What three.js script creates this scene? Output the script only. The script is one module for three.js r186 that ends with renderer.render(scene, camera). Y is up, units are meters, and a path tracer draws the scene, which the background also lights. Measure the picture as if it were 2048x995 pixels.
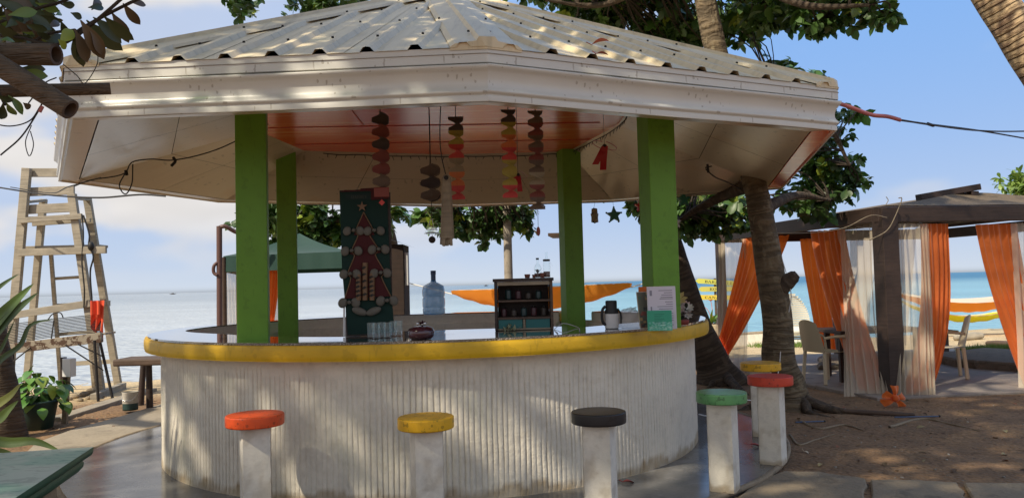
import * as THREE from 'three';
import { RoundedBoxGeometry } from 'three/addons/geometries/RoundedBoxGeometry.js';
import { mergeGeometries } from 'three/addons/utils/BufferGeometryUtils.js';

// ------------------------------------------------------------------ camera
const W = 2048, H = 995, F = 1560;
const scene = new THREE.Scene();
const camera = new THREE.PerspectiveCamera(2 * Math.atan(H / 2 / F) * 180 / Math.PI, W / H, 0.05, 6000);
camera.position.set(0, 1.5, 0);
camera.rotation.set(0.0446, 0, -0.0263, 'XYZ');
camera.updateMatrixWorld();

// ------------------------------------------------------------------ noise
function rng(s) { s = (s * 2654435761) >>> 0 || 1; return () => { s ^= s << 13; s >>>= 0; s ^= s >>> 17; s ^= s << 5; s >>>= 0; return s / 4294967296; }; }
function hash(x, y, s) { let h = (x * 374761393 + y * 668265263 + s * 974634777) | 0; h = Math.imul(h ^ (h >>> 13), 1274126177); h ^= h >>> 16; return (h >>> 0) / 4294967296; }
function vnoise(x, y, px, py, s) {
  const xi = Math.floor(x), yi = Math.floor(y), fx = x - xi, fy = y - yi;
  const u = fx * fx * (3 - 2 * fx), v = fy * fy * (3 - 2 * fy);
  const m = (a, p) => p ? ((a % p) + p) % p : a;
  const x0 = m(xi, px), x1 = m(xi + 1, px), y0 = m(yi, py), y1 = m(yi + 1, py);
  const a = hash(x0, y0, s), b = hash(x1, y0, s), c = hash(x0, y1, s), d = hash(x1, y1, s);
  return a + (b - a) * u + (c - a) * v + (a - b - c + d) * u * v;
}
function fbm(x, y, o = 4, s = 1, px = 0, py = 0) { let t = 0, a = 0.5, n = 0; for (let i = 0; i < o; i++) { t += a * vnoise(x, y, px, py, s + i * 17); n += a; a *= 0.5; x *= 2; y *= 2; px *= 2; py *= 2; } return t / n; }
const sm = (a, b, x) => { x = Math.min(1, Math.max(0, (x - a) / (b - a))); return x * x * (3 - 2 * x); };
const mix = (a, b, t) => a + (b - a) * t;

// ------------------------------------------------------------------ sky (partly cloudy, cloud bank to the left, unseen one added behind)
const SKYGAIN = 0.90;
{
  const w = 1024, h = 512, d = new Float32Array(w * h * 4);
  for (let j = 0; j < h; j++) for (let i = 0; i < w; i++) {
    const ph = ((i + 0.5) / w - 0.5) * 2 * Math.PI, la = ((j + 0.5) / h - 0.5) * Math.PI;
    const x = Math.cos(la) * Math.cos(ph), y = Math.sin(la), z = Math.cos(la) * Math.sin(ph);
    const e = Math.max(0, y);
    const az = Math.atan2(x, -z);                                  // 0 straight ahead, + to the right
    const t = 1 - Math.exp(-e * 6.5);
    let r = mix(0.72, 0.21, t), g = mix(0.80, 0.48, t), b = mix(0.91, 1.0, t);
    const s = 2.2, q = 1 / (0.18 + e);
    const u = x * q, v = z * q;
    let n = fbm(u * s + 7.3, v * s + 2.1, 5, 11);
    const leftOrBehind = Math.max(sm(0.28, -0.45, az), sm(1.0, 2.0, Math.abs(az)) * 0.85);  // second term: unseen cloud added behind the camera to whiten the shade light
    let c = sm(0.60 - 0.26 * leftOrBehind, 0.76 - 0.24 * leftOrBehind, n) * (0.35 + 0.65 * leftOrBehind);
    c *= sm(0.0, 0.10, e);
    c = Math.max(c, 0.50 * leftOrBehind * sm(0.02, 0.2, e));
    const sh = 0.92 + 0.16 * fbm(u * 5, v * 5, 3, 31);
    r = mix(r, 0.89 * sh, c); g = mix(g, 0.86 * sh, c); b = mix(b, 0.84 * sh, c);
    if (y < 0) { const k = sm(0, -0.15, y); r = mix(r, 0.25, k); g = mix(g, 0.27, k); b = mix(b, 0.28, k); }
    const o = (j * w + i) * 4; d[o] = r * SKYGAIN; d[o + 1] = g * SKYGAIN; d[o + 2] = b * SKYGAIN; d[o + 3] = 1;
  }
  const t = new THREE.DataTexture(d, w, h, THREE.RGBAFormat, THREE.FloatType);
  t.mapping = THREE.EquirectangularReflectionMapping; t.magFilter = t.minFilter = THREE.LinearFilter; t.wrapS = THREE.RepeatWrapping; t.needsUpdate = true;
  scene.background = t; scene.environment = t;
}
// ------------------------------------------------------------------ sun (behind and left of the camera)
const SUN = new THREE.Vector3(-0.50, 0.72, 0.48).normalize();
const sun = new THREE.DirectionalLight(new THREE.Color().setRGB(1, 0.90, 0.72), 5.0);
sun.position.copy(SUN).multiplyScalar(40); sun.target.position.set(0, 0, -8); sun.position.add(sun.target.position);
sun.castShadow = true; sun.shadow.mapSize.set(4096, 4096); sun.shadow.radius = 2;
Object.assign(sun.shadow.camera, { left: -22, right: 22, top: 22, bottom: -22, near: 1, far: 120 });
scene.add(sun, sun.target);
const EXPOSURE = 1.0;

// ------------------------------------------------------------------ pixel helpers (directions only; depth from what is touched)
const V3 = (x, y, z) => new THREE.Vector3(x, y, z);
function ray(px, py) { return V3((px - W / 2) / F, -(py - H / 2) / F, -1).applyQuaternion(camera.quaternion); }
function P(px, py, depth) { const d = ray(px, py); return V3(0, 1.5, 0).addScaledVector(d, depth / -d.z); }
function onY(px, py, Y) { const d = ray(px, py); return V3(0, 1.5, 0).addScaledVector(d, (Y - 1.5) / d.y); }

// ------------------------------------------------------------------ textures
function tex(n, fn, srgb = true, n2 = n) {
  const d = new Uint8Array(n * n2 * 4), e = v => { v = Math.min(1, Math.max(0, v)); return Math.round(255 * (srgb ? (v <= 0.0031308 ? v * 12.92 : 1.055 * Math.pow(v, 1 / 2.4) - 0.055) : v)); };
  for (let j = 0; j < n2; j++) for (let i = 0; i < n; i++) { const c = fn(i / n, j / n2), o = (j * n + i) * 4; if (c.length) { d[o] = e(c[0]); d[o + 1] = e(c[1]); d[o + 2] = e(c[2]); } else d[o] = d[o + 1] = d[o + 2] = e(c); d[o + 3] = 255; }
  const t = new THREE.DataTexture(d, n, n2); t.wrapS = t.wrapT = THREE.RepeatWrapping; t.magFilter = THREE.LinearFilter; t.minFilter = THREE.LinearMipmapLinearFilter; t.generateMipmaps = true;
  t.colorSpace = srgb ? THREE.SRGBColorSpace : THREE.NoColorSpace; t.needsUpdate = true; return t;
}
const g3 = (v, k = [1, 1, 1]) => [v * k[0], v * k[1], v * k[2]];
const T = {};
T.plaster = tex(512, (u, v) => { const a = fbm(u * 6, v * 6, 5, 3, 6, 6), b = fbm(u * 60, v * 60, 3, 9, 60, 60), s = fbm(u * 14, v * 10, 3, 21, 14, 10); let k = 0.80 + 0.2 * a + 0.10 * (b - 0.5) - 0.10 * sm(0.55, 0.8, s); const d = sm(0.66, 0.8, fbm(u * 24, v * 24, 3, 77, 24, 24)) * 0.28; return [k - d * 0.18, k * 0.985 - d * 0.22, k * 0.95 - d * 0.26]; });
T.plasterB = tex(512, (u, v) => 0.6 * fbm(u * 40, v * 40, 4, 5, 40, 40) + 0.4 * fbm(u * 120, v * 120, 2, 6, 120, 120), false);
T.granite = tex(512, (u, v) => { const a = vnoise(u * 150, v * 150, 150, 150, 4), b = vnoise(u * 90, v * 90, 90, 90, 8), c = fbm(u * 10, v * 10, 3, 2, 10, 10); let k = 0.22 + 0.5 * sm(0.62, 0.8, a) - 0.18 * sm(0.6, 0.75, b) + 0.12 * (c - 0.5); return [k * 1.04, k, k * 0.97]; });
T.ply = tex(512, (u, v) => { const a = fbm(u * 3, v * 3, 4, 41, 3, 3), gr = fbm(u * 2, v * 60, 3, 43, 2, 60), st = sm(0.62, 0.78, fbm(u * 5, v * 5, 4, 45, 5, 5)); const k = 0.86 + 0.12 * a + 0.08 * (gr - 0.5); const f = sm(0.80, 0.84, fbm(u * 50, v * 26, 2, 47, 50, 26)) * 0.25; return [k - f, k * 0.97 - st * 0.06 - f, k * 0.92 - st * 0.12 - f]; });
T.orangePly = tex(512, (u, v) => { const a = fbm(u * 2, v * 40, 4, 51, 2, 40), b = fbm(u * 4, v * 4, 4, 53, 4, 4), w = sm(0.5, 0.72, 0.55 * a + 0.45 * b); return [mix(0.80, 0.92, w), mix(0.125, 0.33, w), mix(0.035, 0.14, w)]; });
T.wood = tex(512, (u, v) => { const w = fbm(u * 3, v * 3, 3, 61, 3, 3); const a = fbm(u * 3 + w * 0.6, v * 60, 4, 63, 0, 60), b = fbm(u * 8, v * 8, 4, 65, 8, 8); return g3(0.62 + 0.5 * (a - 0.5) + 0.35 * (b - 0.5) + 0.15); });
T.woodB = tex(256, (u, v) => fbm(u * 3, v * 60, 4, 63, 3, 60), false);
T.bark = tex(512, (u, v) => { const w = 0.35 * fbm(u * 5, v * 8, 3, 71, 5, 8); const r = fbm(u * 4, v * 34 + w * 6, 4, 73, 4, 0), b = fbm(u * 9, v * 9, 4, 75, 9, 9), l = sm(0.64, 0.70, fbm(u * 12, v * 16, 3, 79, 12, 16)); const rr = sm(0.36, 0.64, r), k = 0.36 + 0.38 * rr * (0.5 + b) + 0.34 * b; return [mix(k, 1.3, l * 0.6), mix(k * 0.92, 1.25, l * 0.6), mix(k * 0.8, 1.1, l * 0.6)]; });
T.barkB = tex(512, (u, v) => { const w = 0.35 * fbm(u * 5, v * 8, 3, 71, 5, 8); return 0.7 * fbm(u * 4, v * 34 + w * 6, 4, 73, 4, 0) + 0.3 * fbm(u * 30, v * 30, 3, 76, 30, 30); }, false);
T.palm = tex(256, (u, v) => { const w = 0.16 * fbm(u * 4, v * 6, 3, 81, 4, 6); const ph = (v * 7 + w * 5) % 1; const r = sm(0, 0.22, ph) * sm(1, 0.7, ph); const b = fbm(u * 7, v * 40, 4, 83, 7, 40), d = sm(0.52, 0.68, fbm(u * 3, v * 3, 4, 85, 3, 3)); const k = (0.55 + 0.35 * b) * (0.55 + 0.45 * r); return [k * mix(1, 0.55, d), k * 0.84 * mix(1, 0.5, d), k * 0.62 * mix(1, 0.55, d)]; });
T.palmB = tex(256, (u, v) => { const w = 0.16 * fbm(u * 4, v * 6, 3, 81, 4, 6); const ph = (v * 7 + w * 5) % 1; return 0.6 * sm(0, 0.22, ph) * sm(1, 0.7, ph) + 0.4 * fbm(u * 20, v * 30, 3, 87, 20, 30); }, false);
T.soil = tex(1024, (u, v) => { const a = fbm(u * 8, v * 8, 5, 91, 8, 8), b = fbm(u * 130, v * 130, 3, 93, 130, 130), s = sm(0.69, 0.75, fbm(u * 60, v * 60, 2, 95, 60, 60)), l = sm(0.74, 0.8, fbm(u * 50 + 3, v * 34, 2, 97, 50, 34)); const k = 0.72 + 0.3 * (a - 0.5) + 0.5 * (b - 0.5); return [k + 0.22 * s - l * 0.3, k * 0.99 + 0.2 * s - l * 0.33, k * 0.98 + 0.18 * s - l * 0.36]; });
T.soilB = tex(512, (u, v) => 0.5 * fbm(u * 12, v * 12, 4, 94, 12, 12) + 0.5 * fbm(u * 80, v * 80, 3, 96, 80, 80), false);
T.concrete = tex(512, (u, v) => { const a = fbm(u * 5, v * 5, 5, 101, 5, 5), b = fbm(u * 70, v * 70, 3, 103, 70, 70), d = sm(0.58, 0.75, fbm(u * 9, v * 9, 4, 105, 9, 9)); const k = 0.78 + 0.3 * (a - 0.5) + 0.2 * (b - 0.5) - 0.22 * d; return [k, k * 0.97, k * 0.91]; });
T.roof = tex(512, (u, v) => { const a = fbm(u * 5, v * 5, 5, 111, 5, 5), s = fbm(u * 50, v * 3, 4, 113, 50, 3), d = sm(0.6, 0.72, fbm(u * 28, v * 12, 3, 115, 28, 12)); const k = 0.88 + 0.18 * (a - 0.5) - 0.14 * sm(0.5, 0.8, s); return [k - d * 0.05, k * 0.975 - d * 0.06, k * 0.92 - d * 0.08]; });
T.fasc = tex(512, (u, v) => { const a = fbm(u * 4, v * 4, 4, 171, 4, 4), s = sm(0.77, 0.80, fbm(u * 44, v * 22, 2, 173, 44, 22)) * sm(0.45, 0.6, fbm(u * 5, v * 5, 2, 175, 5, 5)); const k = 0.93 + 0.1 * (a - 0.5); return [k - s * 0.3, k - s * 0.33, k * 0.98 - s * 0.36]; });
T.paint = tex(512, (u, v) => { const a = fbm(u * 6, v * 6, 4, 181, 6, 6), ch = sm(0.74, 0.765, fbm(u * 18, v * 18, 3, 183, 18, 18)), sc = sm(0.79, 0.81, fbm(u * 50, v * 9, 2, 185, 50, 9)), dk = sm(0.6, 0.8, fbm(u * 11, v * 11, 3, 187, 11, 11)); const k = 0.95 + 0.14 * (a - 0.5) - 0.07 * dk - 0.12 * Math.max(ch, sc); return [k, k, k]; });
T.paintWorn = tex(512, (u, v) => { const a = fbm(u * 6, v * 6, 4, 191, 6, 6), ch = sm(0.70, 0.73, fbm(u * 14, v * 14, 4, 193, 14, 14)), sc = sm(0.76, 0.78, fbm(u * 40, v * 6, 3, 195, 40, 6)), dk = sm(0.55, 0.8, fbm(u * 8, v * 8, 4, 197, 8, 8)); const k = 0.97 + 0.16 * (a - 0.5) - 0.16 * dk - 0.42 * Math.max(ch, sc * 0.6); return [k, k, k]; });
T.rust = tex(256, (u, v) => { const a = fbm(u * 7, v * 7, 4, 121, 7, 7), b = fbm(u * 30, v * 30, 3, 123, 30, 30), w = sm(0.48, 0.6, 0.6 * a + 0.4 * b); return [mix(0.34, 0.09, w), mix(0.29, 0.05, w), mix(0.22, 0.03, w)]; });
T.bench = tex(512, (u, v) => { const a = fbm(u * 4, v * 4, 4, 131, 4, 4), b = sm(0.6, 0.7, fbm(u * 16, v * 40, 3, 133, 16, 40)); const w = sm(0.36, 0.68, a); return [mix(0.24, 0.40, w) - b * 0.10, mix(0.40, 0.48, w) - b * 0.12, mix(0.32, 0.41, w) - b * 0.10]; });
T.cloth = tex(256, (u, v) => 0.5 + 0.25 * Math.sin(u * 402) + 0.25 * Math.sin(v * 402), false);
T.tile = tex(512, (u, v) => { const a = fbm(u * 6, v * 6, 5, 141, 6, 6), b = fbm(u * 90, v * 90, 2, 143, 90, 90), s = sm(0.6, 0.75, fbm(u * 12, v * 12, 4, 145, 12, 12)); const k = 0.75 + 0.4 * (a - 0.5) + 0.15 * (b - 0.5) + 0.25 * s; return [k, k * 0.98, k * 0.96]; });
T.grime = tex(256, (u, v) => 0.35 + 0.6 * fbm(u * 6, v * 6, 4, 151, 6, 6), false);
T.seaB = tex(512, (u, v) => 0.6 * fbm(u * 6, v * 16, 4, 161, 6, 16) + 0.4 * fbm(u * 24, v * 60, 3, 163, 24, 60), false);

function mat(r, g, b, rough = 0.7, o = {}) { const { uvm, ...rest } = o; const m = new (rest.transmission || rest.clearcoat || rest.specularIntensity !== undefined ? THREE.MeshPhysicalMaterial : THREE.MeshStandardMaterial)({ roughness: rough, side: THREE.DoubleSide, ...rest }); m.color.setRGB(r, g, b); m.userData.uvm = uvm || 0; return m; }
const M = {
  white: mat(0.80, 0.74, 0.64, 0.85, { map: T.plaster, bumpMap: T.plasterB, bumpScale: 0.005, uvm: 1.3 }),
  post: mat(0.80, 0.75, 0.66, 0.8, { map: T.plaster, bumpMap: T.plasterB, bumpScale: 0.002, uvm: 0.9 }),
  yellow: mat(0.70, 0.42, 0.01, 0.5, { map: T.paint, bumpMap: T.plasterB, bumpScale: 0.0015, uvm: 1.1 }),
  granite: mat(0.55, 0.54, 0.52, 0.05, { map: T.granite, uvm: 0.5, clearcoat: 1, clearcoatRoughness: 0.02 }),
  roof: mat(0.82, 0.69, 0.47, 0.45, { map: T.roof, uvm: 1.6 }),
  fascia: mat(0.71, 0.69, 0.64, 0.30, { map: T.fasc, uvm: 0.8 }),
  ply: mat(0.63, 0.51, 0.37, 0.28, { map: T.ply, uvm: 1.8 }),
  orangeCeil: mat(0.90, 0.80, 0.75, 0.22, { map: T.orangePly, uvm: 1.9 }),
  green: mat(0.135, 0.31, 0.02, 0.55, { map: T.paint, bumpMap: T.plasterB, bumpScale: 0.0015, uvm: 0.9 }),
  tile: mat(0.20, 0.195, 0.19, 0.28, { map: T.tile, roughnessMap: T.grime, uvm: 1.7 }),
  dark: mat(0.02, 0.018, 0.016, 0.8),
  black: mat(0.012, 0.012, 0.013, 0.5),
  wireBlack: mat(0.015, 0.013, 0.012, 0.6),
  inner: mat(0.80, 0.74, 0.64, 0.85, { map: T.plaster, uvm: 1.2 }),
  wood: mat(0.36, 0.29, 0.20, 0.75, { map: T.wood, bumpMap: T.woodB, bumpScale: 0.002, uvm: 0.8 }),
  towerWood: mat(0.42, 0.365, 0.28, 0.75, { map: T.wood, bumpMap: T.woodB, bumpScale: 0.002, uvm: 0.9 }),
  darkWood: mat(0.05, 0.029, 0.021, 0.6, { map: T.wood, bumpMap: T.woodB, bumpScale: 0.002, uvm: 0.8 }),
  brownWood: mat(0.12, 0.075, 0.05, 0.7, { map: T.wood, uvm: 0.6 }),
  bamboo: mat(0.14, 0.095, 0.058, 0.75, { map: T.wood, bumpMap: T.woodB, bumpScale: 0.012, uvm: 0.22 }),
  bark: mat(0.19, 0.15, 0.10, 0.9, { map: T.bark, bumpMap: T.barkB, bumpScale: 0.05 }),
  barkDark: mat(0.10, 0.075, 0.055, 0.9, { map: T.bark, bumpMap: T.barkB, bumpScale: 0.02 }),
  palm: mat(0.78, 0.66, 0.50, 0.85, { map: T.palm, bumpMap: T.palmB, bumpScale: 0.03 }),
  concrete: mat(0.42, 0.36, 0.28, 0.9, { map: T.concrete, bumpMap: T.plasterB, bumpScale: 0.004, uvm: 1.5 }),
  slab: mat(0.34, 0.27, 0.19, 0.9, { map: T.concrete, bumpMap: T.soilB, bumpScale: 0.01, uvm: 1.1 }),
  stone: mat(0.20, 0.16, 0.12, 0.95, { map: T.concrete, bumpMap: T.soilB, bumpScale: 0.02, uvm: 0.7 }),
  rust: mat(1, 1, 1, 0.8, { map: T.rust, uvm: 0.5 }),
  greenBench: mat(1, 1, 1, 0.55, { map: T.bench, uvm: 0.9 }),
  greenPaint: mat(0.018, 0.13, 0.085, 0.5, { map: T.plaster, uvm: 0.5 }),
  orangeCloth: mat(0.90, 0.20, 0.025, 0.9, { transmission: 0.5, bumpMap: T.cloth, bumpScale: 0.0006 }),
  orangeSheer: mat(0.82, 0.17, 0.025, 0.9, { transparent: true, opacity: 0.72 }),
  sheer: mat(0.68, 0.58, 0.45, 0.9, { transparent: true, opacity: 0.52 }),
  hamOrange: mat(0.85, 0.30, 0.015, 0.85, { transmission: 0.3 }),
  hamYellow: mat(0.75, 0.68, 0.01, 0.85, { transmission: 0.3 }),
  hamWhite: mat(0.8, 0.76, 0.68, 0.85),
  tent: mat(0.006, 0.045, 0.033, 0.7, { transmission: 0.1 }),
  canvas: mat(0.17, 0.13, 0.09, 0.9, { map: T.concrete, uvm: 1.2 }),
  redPaint: mat(0.62, 0.055, 0.02, 0.45, { map: T.paintWorn, uvm: 0.42, bumpMap: T.plasterB, bumpScale: 0.0008 }),
  orangePaint: mat(0.75, 0.085, 0.012, 0.42, { map: T.paintWorn, uvm: 0.42, bumpMap: T.plasterB, bumpScale: 0.0008 }),
  yellowPaint: mat(0.78, 0.42, 0.01, 0.42, { map: T.paintWorn, uvm: 0.42, bumpMap: T.plasterB, bumpScale: 0.0008 }),
  greenSeat: mat(0.12, 0.33, 0.12, 0.3, { map: T.paintWorn, uvm: 0.42, bumpMap: T.plasterB, bumpScale: 0.0008 }),
  blackSeat: mat(0.016, 0.015, 0.017, 0.34, { map: T.paintWorn, uvm: 0.42 }),
  glass: mat(0.95, 0.98, 0.98, 0.03, { transmission: 1, thickness: 0 }),
  jug: mat(0.06, 0.34, 0.74, 0.08, { transparent: true, opacity: 0.68, clearcoat: 1 }),
  jugCap: mat(0.06, 0.12, 0.24, 0.4),
  red: mat(0.55, 0.02, 0.02, 0.6), gold: mat(0.17, 0.09, 0.04, 0.5),
  clothGreen: mat(0.004, 0.026, 0.02, 0.9), clothRed: mat(0.06, 0.008, 0.010, 0.9),
  bow: mat(0.115, 0.105, 0.085, 0.6), paper: mat(0.72, 0.70, 0.68, 0.8),
  beige: mat(0.55, 0.45, 0.30, 0.5), chair: mat(0.60, 0.50, 0.33, 0.4),
  leafR: mat(0.32, 0.05, 0.04, 0.7), wicker: mat(0.72, 0.68, 0.58, 0.7),
  pole: mat(0.46, 0.40, 0.33, 0.7, { map: T.concrete, uvm: 0.8 }),
  pipe: mat(0.12, 0.06, 0.05, 0.5), pink: mat(0.45, 0.13, 0.12, 0.5),
  pot: mat(0.02, 0.05, 0.045, 0.5), purple: mat(0.045, 0.012, 0.02, 0.12, { clearcoat: 0.6 }),
  acryl: mat(0.12, 0.62, 0.42, 0.2, { transparent: true, opacity: 0.75 }),
  steel: mat(0.75, 0.75, 0.75, 0.25, { metalness: 0.9 }),
  bag: mat(0.75, 0.74, 0.72, 0.35, { transparent: true, opacity: 0.45 }),
};

// ------------------------------------------------------------------ object helpers
const names = {};
function numbered(n) { const k = names[n] = (names[n] ?? -1) + 1; return k ? n + '_' + String(k).padStart(3, '0') : n; }
function thing(name, label, category, group, kind) { const o = new THREE.Group(); o.name = numbered(name); scene.add(o); return tag(o, label, category, group, kind); }
function tag(o, label, category, group, kind) { if (label) o.userData.label = label; if (category) o.userData.category = category; if (group) o.userData.group = group; if (kind) o.userData.kind = kind; return o; }
function boxUV(g, s) {
  const p = g.attributes.position, uv = new Float32Array(p.count * 2), a = V3(), b = V3(), c = V3(), n = V3();
  for (let i = 0; i < p.count; i += 3) {
    a.fromBufferAttribute(p, i); b.fromBufferAttribute(p, i + 1); c.fromBufferAttribute(p, i + 2);
    n.crossVectors(b.clone().sub(a), c.clone().sub(a)); const x = Math.abs(n.x), y = Math.abs(n.y), z = Math.abs(n.z);
    [a, b, c].forEach((q, k) => { let u, v; if (y >= x && y >= z) { u = q.x; v = q.z; } else if (x >= z) { u = q.z; v = q.y; } else { u = q.x; v = q.y; } uv[(i + k) * 2] = u / s; uv[(i + k) * 2 + 1] = v / s; });
  }
  g.setAttribute('uv', new THREE.BufferAttribute(uv, 2)); return g;
}
function clean(g) { g = g.index ? g.toNonIndexed() : g; for (const k of Object.keys(g.attributes)) if (!['position', 'normal', 'uv', 'color'].includes(k)) g.deleteAttribute(k); if (!g.attributes.uv) g.setAttribute('uv', new THREE.BufferAttribute(new Float32Array(g.attributes.position.count * 2), 2)); if (!g.attributes.normal) g.computeVertexNormals(); return g; }
function mesh(name, geos, m, parent = scene) {
  let g = Array.isArray(geos) ? (geos.length > 1 ? mergeGeometries(geos.map(clean)) : geos[0]) : geos;
  if (m.userData.uvm) g = boxUV(clean(g), m.userData.uvm);
  const o = new THREE.Mesh(g, m); o.name = parent === scene ? numbered(name) : name; o.castShadow = o.receiveShadow = true; parent.add(o); return o;
}
const place = (g, x, y, z, rx = 0, ry = 0, rz = 0) => g.applyMatrix4(new THREE.Matrix4().makeRotationFromEuler(new THREE.Euler(rx, ry, rz, 'YXZ')).setPosition(x, y, z));
const rb = (w, h, d, x = 0, y = 0, z = 0, ry = 0, r = 0.006, rx = 0, rz = 0) => place(new RoundedBoxGeometry(w, h, d, 1, Math.min(r, w * 0.45, h * 0.45, d * 0.45)), x, y, z, rx, ry, rz);
function beam(a, b, w, h, roll = 0, r = 0.006) {           // box from a to b: w sideways, h up
  const d = b.clone().sub(a), L = d.length(), g = new RoundedBoxGeometry(w, h, L, 1, Math.min(r, w * 0.4, h * 0.4));
  g.rotateZ(roll); const z = d.clone().normalize(), up = Math.abs(z.y) > 0.95 ? V3(0, 0, 1) : V3(0, 1, 0), x = V3().crossVectors(up, z).normalize(), y = V3().crossVectors(z, x);
  g.applyMatrix4(new THREE.Matrix4().makeBasis(x, y, z).setPosition(a.clone().add(b).multiplyScalar(0.5))); return g;
}
function tube(pts, r, seg = 24, rad = 6) { return new THREE.TubeGeometry(new THREE.CatmullRomCurve3(pts.map(p => p.isVector3 ? p : V3(...p)), false, 'centripetal'), seg, r, rad, false); }
function rod(a, b, r1, r2 = r1, n = 10) { const d = b.clone().sub(a), g = new THREE.CylinderGeometry(r2, r1, d.length(), n, 1); g.applyQuaternion(new THREE.Quaternion().setFromUnitVectors(V3(0, 1, 0), d.clone().normalize())); const c = a.clone().add(b).multiplyScalar(0.5); g.translate(c.x, c.y, c.z); return g; }
function lathe(pts, n = 24, x = 0, y = 0, z = 0) { const g = new THREE.LatheGeometry(pts.map(p => new THREE.Vector2(p[0], p[1])), n); g.translate(x, y, z); return g; }
function grid(nu, nv, fn) {
  const p = [], uv = [], id = [];
  for (let j = 0; j <= nv; j++) for (let i = 0; i <= nu; i++) { const q = fn(i / nu, j / nv); p.push(q.x, q.y, q.z); uv.push(i / nu, j / nv); }
  for (let j = 0; j < nv; j++) for (let i = 0; i < nu; i++) { const a = j * (nu + 1) + i, b = a + 1, c = a + nu + 1, d = c + 1; id.push(a, b, d, a, d, c); }
  const g = new THREE.BufferGeometry(); g.setAttribute('position', new THREE.Float32BufferAttribute(p, 3)); g.setAttribute('uv', new THREE.Float32BufferAttribute(uv, 2)); g.setIndex(id); g.computeVertexNormals(); return g;
}
function poly(pts) { // flat polygon from list of Vector3 (fan)
  const p = []; for (let i = 1; i < pts.length - 1; i++) for (const q of [pts[0], pts[i], pts[i + 1]]) p.push(q.x, q.y, q.z);
  const g = new THREE.BufferGeometry(); g.setAttribute('position', new THREE.Float32BufferAttribute(p, 3)); g.computeVertexNormals(); return g;
}
function slabXZ(pts, y0, y1, bev = 0.01) { // extruded ground polygon, pts [x,z]
  const s = new THREE.Shape(pts.map(p => new THREE.Vector2(p[0], -p[1]))); const g = new THREE.ExtrudeGeometry(s, { depth: y1 - y0 - 2 * bev, bevelEnabled: bev > 0, bevelSize: bev, bevelThickness: bev, bevelSegments: 1, bevelOffset: -bev, curveSegments: 4 });
  g.rotateX(-Math.PI / 2); g.translate(0, y0 + bev, 0); return g;
}

// ------------------------------------------------------------------ terrain, sea
const SX = -10.3, SZ = -20.7, NX = 0.328, NZ = 0.944;
const shore = (x, z) => (x - SX) * NX + (z - SZ) * NZ + 0.5 * Math.sin(x * 0.35 + 1) * 0.6;
function terr(x, z) {
  const s = shore(x, z); let y = s < 0 ? -0.72 + Math.max(-6, s * 0.07) : mix(-0.72, -0.10, sm(0, 9, s));
  if (s > 9) y = mix(-0.10, -0.055, sm(9, 12, s));
  const dk = Math.hypot(x + 0.8, z + 8.04);
  const a = sm(3.4, 4.4, dk);
  y += a * 0.05 * (fbm(x * 0.9, z * 0.9, 4, 201) - 0.5) + a * 0.034 * (fbm(x * 4, z * 4, 3, 203) - 0.5);
  return y;
}
const onT = (px, py) => { let Y = -0.06, p; for (let i = 0; i < 12; i++) { p = onY(px, py, Y); Y = terr(p.x, p.z); } p.y = terr(p.x, p.z); return p; };
{
  const ax = [], az = [];
  for (let x = -12; x <= 14; x += 0.13) ax.push(x); for (let k = 1, x = 14; x < 500; k++) { x += 0.13 * Math.pow(1.17, k); ax.push(x); } for (let k = 1, x = -12; x > -500; k++) { x -= 0.13 * Math.pow(1.17, k); ax.unshift(x); }
  for (let z = -24; z <= 0; z += 0.13) az.push(z); for (let k = 1, z = 0; z < 400; k++) { z += 0.13 * Math.pow(1.17, k); az.push(z); } for (let k = 1, z = -24; z > -400; k++) { z -= 0.13 * Math.pow(1.17, k); az.unshift(z); }
  const p = [], c = [], uv = [], id = [], nx = ax.length;
  for (const z of az) for (const x of ax) {
    p.push(x, terr(x, z), z); uv.push(x / 2.1, z / 2.1);
    const s = shore(x, z) + 1.6 * (fbm(x * 0.7, z * 0.7, 3, 211) - 0.5);
    const left = sm(-2, -4.5, x);
    let k = sm(mix(11.5, 10.5, left), mix(9.6, 8.6, left), s);                    // 1 = beach sand
    const n = fbm(x * 1.4, z * 1.4, 4, 213), n2 = fbm(x * 6, z * 6, 3, 215);
    const wet = sm(1.2, 0.1, shore(x, z));
    const dr = [0.20 + 0.07 * n, 0.118 + 0.043 * n, 0.060 + 0.02 * n].map(v => v * (0.75 + 0.5 * n2));
    const sand = [0.56, 0.43, 0.25].map((v, i) => v * (0.9 + 0.2 * n) * mix(1, 0.62, wet));
    for (let i = 0; i < 3; i++) c.push(mix(dr[i], sand[i], k));
  }
  for (let j = 0; j < az.length - 1; j++) for (let i = 0; i < nx - 1; i++) { const a = j * nx + i, b = a + 1, d = a + nx, e = d + 1; id.push(a, d, b, b, d, e); }
  const g = new THREE.BufferGeometry(); g.setAttribute('position', new THREE.Float32BufferAttribute(p, 3)); g.setAttribute('color', new THREE.Float32BufferAttribute(c, 3)); g.setAttribute('uv', new THREE.Float32BufferAttribute(uv, 2)); g.setIndex(id); g.computeVertexNormals();
  const m = mat(1.25, 1.25, 1.25, 0.95, { map: T.soil, bumpMap: T.soilB, bumpScale: 0.03, vertexColors: true });
  tag(mesh('ground', g, m), 'brown trodden earth turning to pale beach sand by the sea', 'ground', null, 'structure');
}
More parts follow.
